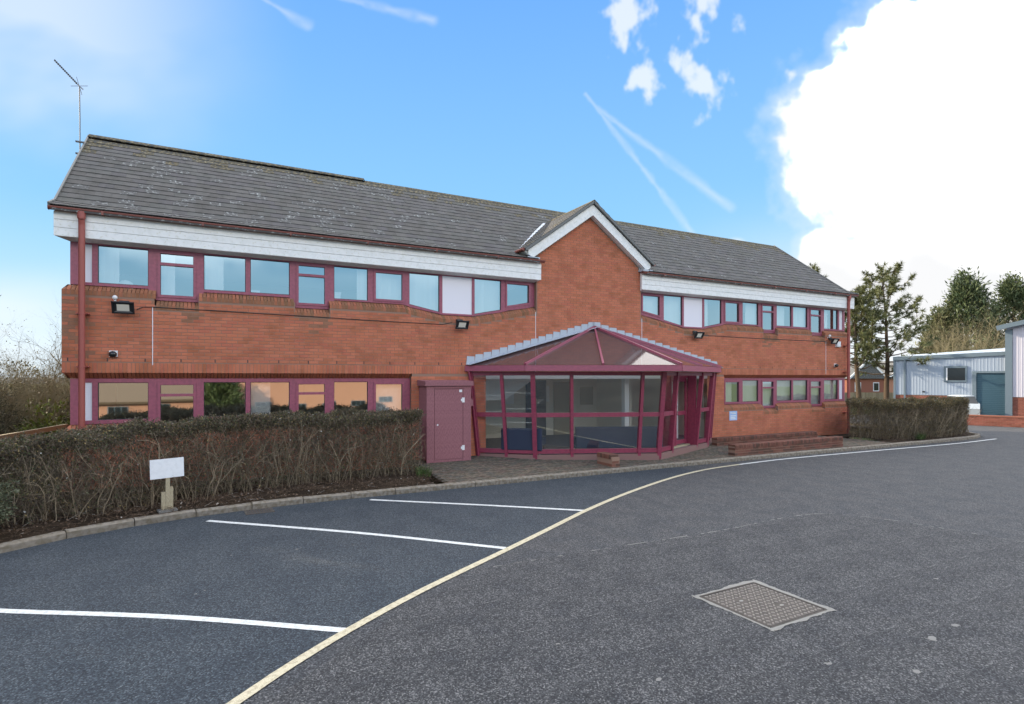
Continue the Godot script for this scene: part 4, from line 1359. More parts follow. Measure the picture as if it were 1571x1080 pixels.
# ---------------------------------------------------------------- things on and by the building
func cabinet() -> void:
	var o := thing("meter_cabinet", "weathered plum-painted timber cupboard standing against the brick wall beside the porch", "cabinet", Vector3(7.64, 0.24, 0.0))
	var w := 1.25
	var d := 0.60
	var b := MB.new()
	b.bx(Vector3(0, 0.06, 0.01), Vector3(0.018, 2.0, d)); b.bx(Vector3(w - 0.018, 0.06, 0.01), Vector3(w, 2.0, d)); b.bx(Vector3(0.018, 0.08, 0.012), Vector3(w - 0.018, 2.0, 0.03)); b.bx(Vector3(0.018, 0.06, 0.03), Vector3(w - 0.018, 0.08, d))
	put(b, "carcass", M.cabinet_paint, o)
	b = MB.new()
	b.soft(Vector3(0.0, 0.0, d), Vector3(0.21, 2.0, d + 0.03), 0.004); b.soft(Vector3(1.02, 0.0, d), Vector3(w, 2.0, d + 0.03), 0.004)
	b.soft(Vector3(0.2105, 1.92, d), Vector3(1.0195, 2.0, d + 0.029), 0.004); b.soft(Vector3(0.2105, 0.0, d), Vector3(1.0195, 0.06, d + 0.029), 0.004)
	put(b, "face_frame", M.cabinet_paint, o)
	b = MB.new()
	b.soft(Vector3(0.218, 0.068, d), Vector3(1.012, 1.912, d + 0.025), 0.004)
	var door := put(b, "door", M.cabinet_paint, o)
	for y in [0.35, 1.62]:
		b = MB.new()
		b.bx(Vector3(0.985, y - 0.065, d + 0.025), Vector3(1.06, y + 0.065, d + 0.033)); b.bx(Vector3(0.955, y - 0.03, d + 0.025), Vector3(0.985, y + 0.03, d + 0.033))
		b.tube(Vector3(1.012, y - 0.065, d + 0.036), Vector3(1.012, y + 0.065, d + 0.036), 0.009, 0.009, 8, Color.WHITE, true)
		put(b, "hinge", M.white, door)
	b = MB.new()
	b.tube(Vector3(0.30, 0.98, d + 0.025), Vector3(0.30, 0.98, d + 0.034), 0.022, 0.022, 12, Color.WHITE, true)
	put(b, "lock", M.white, door)
	b = MB.new()
	b.bx(Vector3(0.91, 1.83, d + 0.025), Vector3(0.99, 1.895, d + 0.0275))
	put(b, "label_plate", M.white, door)
	b = MB.new()
	b.hexa([Vector3(-0.05, 2.0, d + 0.08), Vector3(w + 0.05, 2.0, d + 0.08), Vector3(w + 0.05, 2.12, d + 0.08), Vector3(-0.05, 2.12, d + 0.08), Vector3(-0.05, 2.0, 0.008), Vector3(w + 0.05, 2.0, 0.008), Vector3(w + 0.05, 2.15, 0.008), Vector3(-0.05, 2.15, 0.008)])
	put(b, "lid", M.cabinet_paint, o)
	b = MB.new()
	b.prism([Vector2(w, 1.45), Vector2(w + 0.09, 1.45), Vector2(w + 0.09, 1.60), Vector2(w, 1.70)], d - 0.05, d - 0.35)
	put(b, "vent_cowl", M.cabinet_paint, o)

func floodlight(x: float, y: float, label: String, sensor: bool, big := 1.0) -> void:
	var o := thing("floodlight", label, "light", Vector3(x, y, 0.002), 0.0, "floodlights along the facade")
	var tilt := Transform3D(Basis(Vector3.RIGHT, 0.55), Vector3(0, 0, 0.20))
	var b := MB.new()
	var w := 0.40 * big
	var h := 0.27 * big
	b.hexa([tilt * Vector3(-w / 2, -h / 2, 0.03), tilt * Vector3(w / 2, -h / 2, 0.03), tilt * Vector3(w / 2, h / 2, 0.03), tilt * Vector3(-w / 2, h / 2, 0.03), tilt * Vector3(-w / 2 + 0.06, -h / 2 + 0.05, -0.06), tilt * Vector3(w / 2 - 0.06, -h / 2 + 0.05, -0.06), tilt * Vector3(w / 2 - 0.06, h / 2 - 0.05, -0.06), tilt * Vector3(-w / 2 + 0.06, h / 2 - 0.05, -0.06)])
	for q in [[-w / 2, -h / 2, w / 2, -h / 2 + 0.025], [-w / 2, h / 2 - 0.025, w / 2, h / 2], [-w / 2, -h / 2, -w / 2 + 0.025, h / 2], [w / 2 - 0.025, -h / 2, w / 2, h / 2]]:
		b.box(tilt * Transform3D(Basis(), Vector3((q[0] + q[2]) / 2, (q[1] + q[3]) / 2, 0.042)), Vector3(q[2] - q[0], q[3] - q[1], 0.026))
	put(b, "housing", M.black, o)
	b = MB.new()
	var f := 0.55
	var z := 0.033
	for q in [[Vector2(-w / 2 + 0.03, -h / 2 + 0.03), Vector2(w / 2 - 0.03, -h / 2 + 0.03), Vector2(w / 2 * f, -h / 2 * f), Vector2(-w / 2 * f, -h / 2 * f)]]:
		b.quad(tilt * Vector3(q[0].x, q[0].y, z + 0.008), tilt * Vector3(q[1].x, q[1].y, z + 0.008), tilt * Vector3(q[2].x, q[2].y, z), tilt * Vector3(q[3].x, q[3].y, z))
	put(b, "reflector", M.metal, o)
	b = MB.new()
	b.box(tilt * Transform3D(Basis(), Vector3(0, 0, z + 0.004)), Vector3(w * f, h * f, 0.006))
	put(b, "lens", M.lamp_lens, o)
	b = MB.new()
	b.bx(Vector3(-0.09, 0.03, 0), Vector3(0.09, 0.15, 0.045)); b.bar(Vector3(-0.06, 0.10, 0.03), Vector3(-0.06, 0.03, 0.18), 0.02, 0.02); b.bar(Vector3(0.06, 0.10, 0.03), Vector3(0.06, 0.03, 0.18), 0.02, 0.02)
	put(b, "bracket", M.black, o)
	if sensor:
		b = MB.new()
		b.tube(Vector3(-0.16, 0.13, 0.0), Vector3(-0.16, 0.15, 0.10), 0.02, 0.02, 8, Color.WHITE, true)
		b.ball(Vector3(-0.16, 0.20, 0.10), Vector3(0.05, 0.05, 0.05), 12)
		put(b, "motion_sensor", M.white, o)

func fittings() -> void:
	floodlight(1.08, 3.95, "black floodlight with a white motion sensor beside the near downpipe above the long hedge", true)
	floodlight(8.80, 3.92, "black floodlight under the white window panel on the side of the cupboard", false, 0.92)
	floodlight(17.66, 3.94, "black floodlight under the white window panel above the porch door side", false, 0.92)
	floodlight(25.22, 3.96, "black floodlight next to the small white junction box on the brick", true, 0.92)
	for c in [[0.88, 2.96, "black dome camera low on the brick beside the downpipe above the long hedge"], [25.56, 2.96, "black dome camera on the brick below the white junction box"]]:
		var o := thing("dome_camera", c[2], "camera", Vector3(c[0], c[1], 0.002), 0.0, "security cameras on the facade")
		var b := MB.new()
		b.bx(Vector3(-0.07, -0.06, 0), Vector3(0.08, 0.07, 0.03))
		put(b, "base_plate", M.white, o)
		b = MB.new()
		b.ball(Vector3(0, -0.01, 0.07), Vector3(0.075, 0.07, 0.075), 14)
		put(b, "dome", M.car_glass, o)
	var jb := MB.new()
	jb.soft(Vector3(25.58, 3.72, 0.002), Vector3(25.84, 3.95, 0.08), 0.01)
	var jo := thing("junction_box", "small white junction box fixed beside a floodlight near the far downpipe", "box", Vector3.ZERO)
	put(jb, "housing", M.white, jo)
	jb = MB.new()
	jb.soft(Vector3(25.6, 3.74, 0.08), Vector3(25.82, 3.93, 0.09), 0.004)
	put(jb, "lid", M.white, jo)
	# surface cable between the lamps
	for run in [[[1.3, 3.93], [1.42, 3.99], [1.6, 4.0], [2.7, 3.985], [3.76, 3.97], [5.0, 3.955], [6.21, 3.93], [8.3, 3.91], [8.58, 3.98]], [[17.86, 3.96], [18.6, 3.95], [20.6, 3.93], [23.2, 3.93], [24.9, 3.93], [25.08, 3.98]]]:
		var pts := []
		for p in run:
			pts.append(Vector3(p[0], p[1], 0.012))
		var mb := MB.new()
		mb.pipe(pts, 0.009, 6)
		var left: bool = run[0][0] < 10.0
		tag(put(mb, "cable", M.black, self), "thin dark cable clipped along the brick %s" % ("from the sensor floodlight towards the cupboard side" if left else "from the porch side floodlight to the junction box"), "cable")
	# blue and white notice
	var n := thing("notice", "small pale blue notice on the brick beside the porch", "sign", Vector3(19.58, 1.06, 0.002))
	var b2 := MB.new()
	b2.bx(Vector3(-0.2, -0.17, 0), Vector3(0.2, 0.17, 0.006))
	put(b2, "plate", M.blue_sign, n)
	for k in [[-0.16, 0.09, 0.06, 0.12], [-0.06, 0.07, 0.13, 0.11], [-0.15, -0.02, 0.15, 0.01], [-0.15, -0.08, 0.10, -0.05], [-0.15, -0.13, 0.12, -0.10]]:
		b2 = MB.new()
		b2.bx(Vector3(k[0], k[1], 0.006), Vector3(k[2], k[3], 0.008))
		put(b2, "printed_line", M.white, n)
	# television aerial on a mast lashed to the gable
	var a := thing("aerial", "television aerial on a tall thin mast at the gable end of the roof", "aerial", Vector3(-0.24, 8.0, -3.2))
	var mb := MB.new()
	mb.pipe([Vector3(0, 0, 0), Vector3(0.0, 1.0, 0), Vector3(-0.01, 1.86, 0)], 0.013, 8)
	put(mb, "mast", M.metal, a)
	for y in [0.12, 0.42]:
		mb = MB.new()
		mb.bx(Vector3(-0.09, y, -0.03), Vector3(0.09, y + 0.03, 0.03))
		put(mb, "bracket", M.metal, a)
	var tip := Vector3(-0.50, 2.36, 0.02)
	var root := Vector3(0.06, 1.78, -0.03)
	mb = MB.new()
	mb.bar(root, tip, 0.012, 0.012)
	put(mb, "boom", M.metal, a)
	var dr := (tip - root).normalized()
	var cr := dr.cross(Vector3(0.3, 0.2, 1).normalized()).normalized()
	for i in 14:
		mb = MB.new()
		var p := root.lerp(tip, 0.24 + 0.76 * i / 13.0)
		mb.box(Transform3D(Basis.looking_at(dr, Vector3.UP), p), Vector3(0.10, 0.012, 0.02))
		mb.box(Transform3D(Basis.looking_at(dr, Vector3.UP), p), Vector3(0.015, 0.045, 0.015))
		put(mb, "director", M.black, a)
	for e in [Vector3(0.19, 0.0, 0.1), Vector3(-0.05, 0.2, 0.04), Vector3(0.1, -0.1, 0.1)]:
		mb = MB.new()
		mb.tube(root.lerp(tip, 0.14) - e, root.lerp(tip, 0.14) + e, 0.006, 0.006, 6, Color.WHITE, true)
		put(mb, "reflector_rod", M.metal, a)

func bay_sign() -> void:
	var o := thing("bay_sign", "blank white board on a short timber post in front of the hedge", "sign", Vector3(2.06, 0.11, 2.92), deg_to_rad(14.0))
	var b := MB.new()
	b.bx(Vector3(-0.26, 0.58, 0.035), Vector3(0.26, 0.92, 0.041))
	put(b, "board", M.white, o).rotation.z = deg_to_rad(1.2)
	b = MB.new()
	b.bx(Vector3(-0.035, -0.1, -0.03), Vector3(0.03, 0.75, 0.034))
	put(b, "post", M.timber, o)
	b = MB.new()
	b.bx(Vector3(-0.10, -0.1, -0.035), Vector3(-0.037, 0.33, 0.03)); b.bx(Vector3(0.032, -0.1, -0.035), Vector3(0.08, 0.41, 0.03))
	put(b, "stake", M.timber, o)
	b = MB.new()
	b.bx(Vector3(-0.15, -0.12, -0.09), Vector3(0.14, 0.02, 0.09))
	put(b, "footing", M.concrete, o)

func low_wall(called_label: String, x0: float, x1: float, z0: float, z1: float, y0: float, h: float) -> void:
	# body of stretchers with a row of bricks on edge for its coping
	var o := thing("planter_wall", called_label, "wall", Vector3(x0, y0, z0), 0.0, "low brick planter walls")
	var l := x1 - x0
	var d := z1 - z0
	var b := MB.new()
	b.bx(Vector3(0.004, -0.15, 0.004), Vector3(l - 0.004, h - 0.06, d - 0.004))
	var core := put(b, "core", M.mortar, o)
	var dk := [lin(0.19, 0.082, 0.06), lin(0.16, 0.072, 0.052), lin(0.21, 0.095, 0.068), lin(0.125, 0.07, 0.052)]
	var y := -0.05
	var row := 0
	while y < h - 0.16:
		var x := -0.1125 if row % 2 else 0.0
		while x < l:
			var a := maxf(x + 0.005, 0.0)
			var c := minf(x + 0.22, l)
			if c - a > 0.03:
				var mb := MB.new()
				mb.bx(Vector3(a, y, -0.001), Vector3(c, y + 0.065, d + 0.001), dk[rng.randi() % 4])
				put(mb, "brick", M.brick, core)
			x += 0.225
		y += 0.075
		row += 1
	var x := 0.0
	if l > d:
		while x + 0.07 <= l:
			var mb := MB.new()
			var e := 0.02
			var t: Color = dk[rng.randi() % 4]
			mb.bx(Vector3(x + 0.005, h - 0.11, -0.012), Vector3(x + 0.07, h - e, d + 0.012), t)
			mb.hexa([Vector3(x + 0.007, h, d + 0.012 - e), Vector3(x + 0.068, h, d + 0.012 - e), Vector3(x + 0.068, h, -0.012 + e), Vector3(x + 0.007, h, -0.012 + e), Vector3(x + 0.005, h - e, d + 0.012), Vector3(x + 0.07, h - e, d + 0.012), Vector3(x + 0.07, h - e, -0.012), Vector3(x + 0.005, h - e, -0.012)], t)
			put(mb, "coping_brick", M.brick, o)
			x += 0.075
	else:
		while x + 0.07 <= d:
			var mb := MB.new()
			mb.soft(Vector3(-0.012, h - 0.11, x + 0.005), Vector3(l + 0.012, h, x + 0.07), 0.012, dk[rng.randi() % 4])
			put(mb, "coping_brick", M.brick, o)
			x += 0.075

func manhole() -> void:
	var o := thing("manhole_cover", "square studded iron manhole cover with a pale mortar surround set in the road", "manhole cover", Vector3(8.07, 0.0, 10.42), 0.02)
	var b := MB.new()
	# ragged mortar surround
	var n := 40
	var rag := []
	for s in 4:
		rag.append([])
		var k := 0.51
		for i in n + 1:
			k = clampf(k + rnd(-0.012, 0.012), 0.49, 0.545)
			rag[s].append(k)
	for s in 4:
		var t := Transform3D(Basis(Vector3.UP, s * PI / 2), Vector3.ZERO)
		for i in n:
			var x0 := lerpf(-0.5, 0.5, float(i) / n)
			var x1 := lerpf(-0.5, 0.5, float(i + 1) / n)
			var w0: float = rag[s][i]
			var w1: float = rag[s][i + 1]
			b.quad(t * Vector3(x0 * 1.06, 0.009, w0), t * Vector3(x1 * 1.06, 0.009, w1), t * Vector3(x1 * 0.90, 0.0095, 0.455), t * Vector3(x0 * 0.90, 0.0095, 0.455))
	put(b, "mortar_surround", M.concrete, o)
	b = MB.new()
	for s in 4:
		var t := Transform3D(Basis(Vector3.UP, s * PI / 2), Vector3.ZERO)
		b.box(t * Transform3D(Basis(), Vector3(0.0, 0.006, 0.452)), Vector3(0.884, 0.012, 0.018))
	put(b, "frame", M.iron, o)
	var studs := MB.new()
	for side in 2:
		var s := 1.0 if side else -1.0
		# two triangular plates that meet along the diagonal
		var q := [Vector2(-0.432, 0.432), Vector2(0.432, -0.432), Vector2(0.432, 0.432)] if side else [Vector2(-0.432, 0.432), Vector2(-0.432, -0.432), Vector2(0.432, -0.432)]
		var c := Vector2(0.144, 0.144) * s
		for i in 3:
			q[i] = q[i].move_toward(c, 0.006)
		b = MB.new()
		b.slab(q, 0.0, 0.0085)
		var plate := put(b, "cover_plate", M.iron, o)
		b = MB.new()
		b.ball(Vector3(c.x * 1.0, 0.0075, c.y), Vector3(0.032, 0.004, 0.018), 10)
		put(b, "keyhole_boss", M.concrete, plate)
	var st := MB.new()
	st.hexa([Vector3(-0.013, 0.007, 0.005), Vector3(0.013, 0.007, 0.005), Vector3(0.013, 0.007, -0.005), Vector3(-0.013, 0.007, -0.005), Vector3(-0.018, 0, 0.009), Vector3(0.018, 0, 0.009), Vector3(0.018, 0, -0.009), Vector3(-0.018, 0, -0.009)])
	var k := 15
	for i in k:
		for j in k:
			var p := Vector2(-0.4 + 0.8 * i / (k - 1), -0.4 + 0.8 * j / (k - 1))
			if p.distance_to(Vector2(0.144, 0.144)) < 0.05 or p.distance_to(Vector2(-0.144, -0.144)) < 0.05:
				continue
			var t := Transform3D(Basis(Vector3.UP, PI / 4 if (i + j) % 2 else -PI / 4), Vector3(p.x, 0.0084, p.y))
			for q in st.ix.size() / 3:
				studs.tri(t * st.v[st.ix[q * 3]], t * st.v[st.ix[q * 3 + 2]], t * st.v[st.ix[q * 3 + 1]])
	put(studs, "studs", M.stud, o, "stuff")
func gully() -> void:
	var o := thing("road_gully", "rusty drain grate and broken brick at the foot of the kerb by the hedge", "drain", Vector3(3.52, 0.0, 3.28), 0.06)
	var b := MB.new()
	b.bx(Vector3(-0.24, 0.002, -0.2), Vector3(0.24, 0.006, 0.18))  # flat black sheet painted as the shade under the grate
	put(b, "pit_shade", M.gasket, o)
	b = MB.new()
	for q in [[-0.24, -0.2, -0.20, 0.18], [0.20, -0.2, 0.24, 0.18], [-0.2, -0.2, 0.2, -0.165], [-0.2, 0.145, 0.2, 0.18]]:
		b.bx(Vector3(q[0], 0.006, q[1]), Vector3(q[2], 0.014, q[3]))
	put(b, "frame", M.iron, o)
	for i in 8:
		b = MB.new()
		b.bx(Vector3(-0.185 + i * 0.05, 0.006, -0.164), Vector3(-0.16 + i * 0.05, 0.013, 0.144))
		put(b, "grate_bar", M.iron, o)

# odds and ends left on the window boards upstairs
func clutter() -> void:
	for c in [[1.05, 4.40, 0.30, 0.22, "round pale chair back behind the pane above the sensor floodlight", true], [3.62, 4.42, 0.26, 0.13, "small white carton on the upstairs window board", false], [5.56, 4.40, 0.20, 0.24, "stack of white paper trays on the upstairs window board", false]]:
		var o := thing("office_chair" if c[5] else "storage_box", c[4], "chair" if c[5] else "box", Vector3(c[0], c[1] - 0.3, -0.42))
		var b := MB.new()
		if c[5]:
			b.ball(Vector3(0, 0.34, 0), Vector3(0.17, 0.17, 0.05), 14)
			put(b, "backrest", M.white_room, o)
			b = MB.new()
			b.bx(Vector3(-0.02, -1.1, -0.02), Vector3(0.02, 0.2, 0.02))
			put(b, "column", M.black, o)
		else:
			b.soft(Vector3(-c[2] / 2, 0.0, -0.12), Vector3(c[2] / 2, 0.3 + c[3], 0.08), 0.01)
			put(b, "carton", M.white_room, o)
			b = MB.new()
			b.bx(Vector3(-c[2] / 2 - 0.01, 0.25 + c[3], -0.13), Vector3(c[2] / 2 + 0.01, 0.31 + c[3], 0.09))
			put(b, "lid", M.white, o)

# ---------------------------------------------------------------- plants
func leaf_quad(mb: MB, p: Vector3, d: Vector3, l: float, w: float, col: Color) -> void:
	var s := d.cross(rv()).normalized() * w * 0.5
	var m := p + d * l * 0.5
	mb.quad(p, m + s, p + d * l, m - s, col)
# path: points along the front foot; thick: metres back; top(t): height
func hedge(called: String, label: String, path: Array, thick: float, top: Callable, dens: float, green: float, gold: float) -> void:
	var o := thing(called, label, "hedge")
	var len_ := 0.0
	var seg := []
	for i in path.size() - 1:
		seg.append(len_)
		len_ += (path[i] as Vector2).distance_to(path[i + 1])
	var at := func(t: float, w: float, y: float) -> Vector3:
		var i := path.size() - 2
		while i > 0 and seg[i] > t:
			i -= 1
		var a: Vector2 = path[i]
		var b: Vector2 = path[i + 1]
		var d := (b - a).normalized()
		var p: Vector2 = a + d * (t - seg[i])
		var back := Vector2(d.y, -d.x)
		return Vector3(p.x + back.x * w, y, p.y + back.y * w)
	var lump := FastNoiseLite.new()
	lump.seed = 77 + int(path[0].x); lump.frequency = 0.9; lump.fractal_octaves = 3
	var st := MB.new()
	for i in int(len_ * 34 * dens):
		var t := rnd(0, len_)
		var w := (rnd(0.03, 0.16) if rng.randf() < 0.45 else rnd(0.1, 0.6)) * thick
		var p: Vector3 = at.call(t, w, 0.10)
		var h: float = top.call(t / len_) * rnd(0.55, 0.95)
		var r := rnd(0.004, 0.011)
		var tan_ := rnd(0.7, 1.3)
		var col := lin(0.30 * tan_, 0.24 * tan_, 0.165 * tan_)
		var d := Vector3(rnd(-0.35, 0.35), 1, rnd(-0.1, 0.3)).normalized()
		var n := 6
		for k in n:
			var q := p + d * (h / n)
			st.tube(p, q, r * (1.0 - 0.75 * k / n), r * (1.0 - 0.75 * (k + 1) / n), 4, col)
			if k > 0:
				var e := (d + rv(0.7)).normalized()
				var z := p
				for kk in 2:
					var y := z + e * rnd(0.09, 0.22)
					st.tube(z, y, r * 0.45, r * 0.3, 3, shade(col, rnd(0.75, 1.15)))
					z = y
					e = (e + rv(0.5) + Vector3(0, 0.25, 0)).normalized()
			p = q
			d = (d + rv(0.22) + Vector3(0, 0.15, 0)).normalized()
	put(st, "stems", M.twig, o, "stuff")
	var tw := MB.new()
	var lf := MB.new()
	for i in int(len_ * 8200 * dens):
		var t := rnd(-0.06, len_ + 0.06)
		var f: float = clampf(t / len_, 0, 1)
		var hh: float = top.call(f)
		# most growth near the clipped face and the flat top
		var w := 0.0
		var y := 0.0
		var pick := rng.randf()
		if pick < 0.40:
			y = hh - absf(rng.randfn()) * 0.10; w = rnd(0, thick)
		elif pick < 0.74:
			w = absf(rng.randfn()) * 0.20; y = 0.15 + (hh - 0.15) * pow(rng.randf(), 0.75)
		else:
			w = rnd(0, thick); y = rnd(0.2, hh)
		var p: Vector3 = at.call(t, w, y)
		var bulge := lump.get_noise_3dv(p * 1.6)
		p = at.call(t, w - 0.10 * bulge - 0.04 * (1.0 - absf(y / hh - 0.5)), y + 0.17 * bulge * (y / hh))
		var e := Vector3(rnd(-0.8, 0.8), rnd(0.1, 1.2), rnd(-0.3, 0.9)).normalized()
		var k := rnd(0.55, 1.25)
		var mix_ := rng.randf()
		var col := lin(0.205 * k, 0.165 * k, 0.118 * k)
		if mix_ < 0.30:
			col = lin(0.165 * k, 0.128 * k, 0.105 * k)
		var l := rnd(0.06, 0.17)
		tw.tube(p - e * l * 0.5, p + e * l * 0.5, rnd(0.0018, 0.0034), 0.001, 3, col)
		# a few small leaves on the twig
		var n := 2 if y > hh - 0.22 else (1 if rng.randf() < 0.75 else 0)
		for j in n:
			var q := p + e * l * rnd(-0.4, 0.5)
			var g := rng.randf()
			var c := lin(0.12 * k, 0.098 * k, 0.070 * k)
			if g < green:
				c = lin(0.080 * k, 0.095 * k, 0.042 * k)
			elif g < green + gold:
				c = lin(0.26 * k, 0.19 * k, 0.08 * k)
			elif g > 0.992:
				c = lin(0.42, 0.42, 0.38)
			leaf_quad(lf, q, (e + rv(0.8)).normalized(), rnd(0.024, 0.05), rnd(0.015, 0.028), c)
	for i in int(len_ * 26):
		var t := rnd(0, len_)
		var p: Vector3 = at.call(t, rnd(0, thick), top.call(t / len_) - 0.05)
		var e := Vector3(rnd(-0.5, 0.5), 1, rnd(-0.5, 0.5)).normalized()
		for k in 3:
			var q := p + e * rnd(0.03, 0.08)
			tw.tube(p, q, 0.0022, 0.0014, 3, lin(0.17, 0.14, 0.10))
			leaf_quad(lf, q, (e + rv(0.8)).normalized(), 0.03, 0.018, lin(0.11, 0.095, 0.06))
			p = q
			e = (e + rv(0.3)).normalized()
	put(tw, "twigs", M.twig, o, "stuff")
	put(lf, "leaves", M.leaf, o, "stuff")
func litter(called: String, label: String, x0: float, x1: float, zf: Callable, count: int) -> void:
	var mb := MB.new()
	for i in count:
		var x := rnd(x0, x1)
		var e: Array = zf.call(x)
		var z := rnd(e[0], e[1])
		var k := rnd(0.5, 1.3)
		var c := lin(0.13 * k, 0.085 * k, 0.055 * k)
		if rng.randf() < 0.03:
			c = lin(0.42, 0.38, 0.33)
		var p := Vector3(x, 0.115 + rnd(0.0, 0.05) + (0.04 if z < e[1] - 0.25 else 0.0), z)
		if rng.randf() < 0.4:
			var d := Vector3(rnd(-1, 1), rnd(-0.15, 0.3), rnd(-1, 1)).normalized()
			mb.tube(p, p + d * rnd(0.08, 0.25), 0.003, 0.0015, 3, c)
		else:
			leaf_quad(mb, p, Vector3(rnd(-1, 1), rnd(-0.1, 0.5), rnd(-1, 1)).normalized(), rnd(0.025, 0.05), rnd(0.015, 0.03), c)
	tag(put(mb, called, M.leaf, self, "stuff"), label, "litter")

func grow(mb: MB, p: Vector3, d: Vector3, l: float, r: float, depth: int, bend: float, lift: float, col: Color, tips: Array, sides := 5) -> void:
	var n := 3 if depth > 1 else 2
	var q := p
	for k in n:
		var e := q + d * l / n
		var r0 := r * (1.0 - 0.4 * k / n)
		var r1 := r * (1.0 - 0.4 * (k + 1) / n)
		mb.tube(q, e, r0, r1, sides if depth > 2 else 3, shade(col, rnd(0.85, 1.15)))
		if depth > 0:
			for b in (2 if depth < 3 else 1 + int(rng.randf() < 0.7)):
				var s := (d + rv(0.62) + Vector3(0, lift, 0)).normalized()
				grow(mb, e, s, l * rnd(0.52, 0.78), r1 * rnd(0.45, 0.65), depth - 1, bend, lift, col, tips, sides)
		q = e
		d = (d + rv(bend) + Vector3(0, lift * 0.4, 0)).normalized()
	tips.append([q, d])
func bare_tree(called: String, label: String, at: Vector3, trunks: int, spread: float, l: float, r: float, depth: int, col: Color, group := "", lean := Vector3.ZERO, leaves := 0.0, leaf_col := Color.WHITE) -> void:
	var o := thing(called, label, "tree" if called.ends_with("tree") else "shrub", at, 0.0, group)
	var mb := MB.new()
	var tips := []
	for i in trunks:
		var a := TAU * i / trunks + rnd(0, 1)
		var d := (Vector3(cos(a) * spread, 1, sin(a) * spread) + lean).normalized()
		grow(mb, Vector3(cos(a), 0, sin(a)) * 0.15 * trunks * 0.2, d, l * rnd(0.8, 1.15), r, depth, 0.16, 0.10, col, tips)
	put(mb, "trunk", M.bark, o)
	if leaves > 0.0:
		var lf := MB.new()
		for t in tips:
			if rng.randf() < leaves:
				for j in 3:
					var k := rnd(0.6, 1.3)
					leaf_quad(lf, t[0] + rv(0.05), (t[1] + rv(0.7)).normalized(), rnd(0.04, 0.07), rnd(0.02, 0.035), shade(leaf_col, k))
		put(lf, "crown", M.leaf, o)
func pine(label: String, at: Vector3, h: float, seed_: int, from: float, reach: float, lean := 0.0) -> void:
	rng.seed = seed_
	var o := thing("pine_tree", label, "tree", at, 0.0, "pines beyond the far end of the building")
	var tr := MB.new()
	var nd := MB.new()
	var bark := lin(0.115, 0.085, 0.062)
	var pts := []
	var p := Vector3.ZERO
	var d := Vector3(lean, 1, 0).normalized()
	var n := 14
	for i in n + 1:
		pts.append(p)
		p += d * h / n
		d = (d + Vector3(rnd(-0.05, 0.05), 0.12, rnd(-0.05, 0.05))).normalized()
	for i in n:
		tr.tube(pts[i], pts[i + 1], 0.20 * (1.0 - 0.9 * i / n), 0.20 * (1.0 - 0.9 * (i + 1) / n), 8, bark)
	var limbs := 54
	for i in limbs:
		var f := lerpf(from, 0.99, float(i) / limbs)
		var k := f * n
		var b: Vector3 = pts[int(k)].lerp(pts[mini(int(k) + 1, n)], k - int(k))
		var a := i * 2.4 + rnd(-0.5, 0.5)
		var l := reach * (1.15 - f) * rnd(0.55, 1.15) + 0.35
		var e := Vector3(cos(a), rnd(-0.05, 0.35), sin(a)).normalized()
		var m := 5
		for s in m:
			var q := b + e * l / m
			tr.tube(b, q, 0.05 * (1.1 - float(s) / m) * (1.1 - f * 0.7), 0.05 * (1.1 - float(s + 1) / m) * (1.1 - f * 0.7), 4, bark)
			if s > 0:
				for side in 2:
					var g := (e + rv(0.55) + Vector3(0, 0.25, 0)).normalized()
					var w := b.lerp(q, rng.randf())
					var x := w + g * rnd(0.25, 0.65)
					tr.tube(w, x, 0.014, 0.006, 3, bark)
					tuft(nd, x, g, rnd(0.26, 0.42))
					tuft(nd, w.lerp(x, 0.55), g, rnd(0.2, 0.34))
			b = q
			e = (e + rv(0.12) + Vector3(0, 0.16, 0)).normalized()
		tuft(nd, b, e, 0.42)
	put(tr, "trunk", M.bark, o)
	put(nd, "crown", M.leaf, o)
func tuft(mb: MB, p: Vector3, d: Vector3, r: float) -> void:
	var k := rnd(0.6, 1.25)
	var col := lin(0.13 * k, 0.14 * k, 0.058 * k)
	for i in 18:
		var e := (d * 0.75 + rv(0.75)).normalized()
		var s := e.cross(rv()).normalized() * 0.026
		mb.tri(p - s, p + s, p + e * r * rnd(0.7, 1.1), col)
func conifer(called: String, label: String, at: Vector3, h: float, w: float, seed_: int, col: Color, group: String) -> void:
	rng.seed = seed_
	var o := thing(called, label, "tree", at, 0.0, group)
	var tr := MB.new()
	tr.tube(Vector3.ZERO, Vector3(0, h * 0.97, 0), 0.25, 0.02, 8, lin(0.10, 0.075, 0.055))
	var nd := MB.new()
	var lobes := []
	for i in 170:
		var f := pow(rng.randf(), 0.9)
		var a := rnd(0, TAU)
		var rr := w * (1.0 - pow(f, 1.7)) * rnd(0.6, 1.0) + 0.15
		var c := Vector3(cos(a) * rr, 0.6 + f * (h - 0.8), sin(a) * rr)
		lobes.append(c)
		tr.tube(Vector3(0, maxf(c.y - 0.6, 0.3), 0), c, 0.05, 0.012, 4, lin(0.10, 0.075, 0.055))
	for c in lobes:
		var out := Vector3(c.x, 0.0, c.z).normalized()
		var kk := rnd(0.6, 1.2)
		for j in 80:
			var p: Vector3 = c + Vector3(rng.randfn() * 0.38, rng.randfn() * 0.55, rng.randfn() * 0.38)
			var e := (out * rnd(0.2, 0.9) + Vector3(0, rnd(0.1, 1.1), 0) + rv(0.35)).normalized()
			var k := kk * rnd(0.75, 1.25)
			leaf_quad(nd, p, e, rnd(0.28, 0.6), rnd(0.08, 0.17), shade(col, k))
	put(tr, "trunk", M.bark, o)
	put(nd, "crown", M.leaf, o)
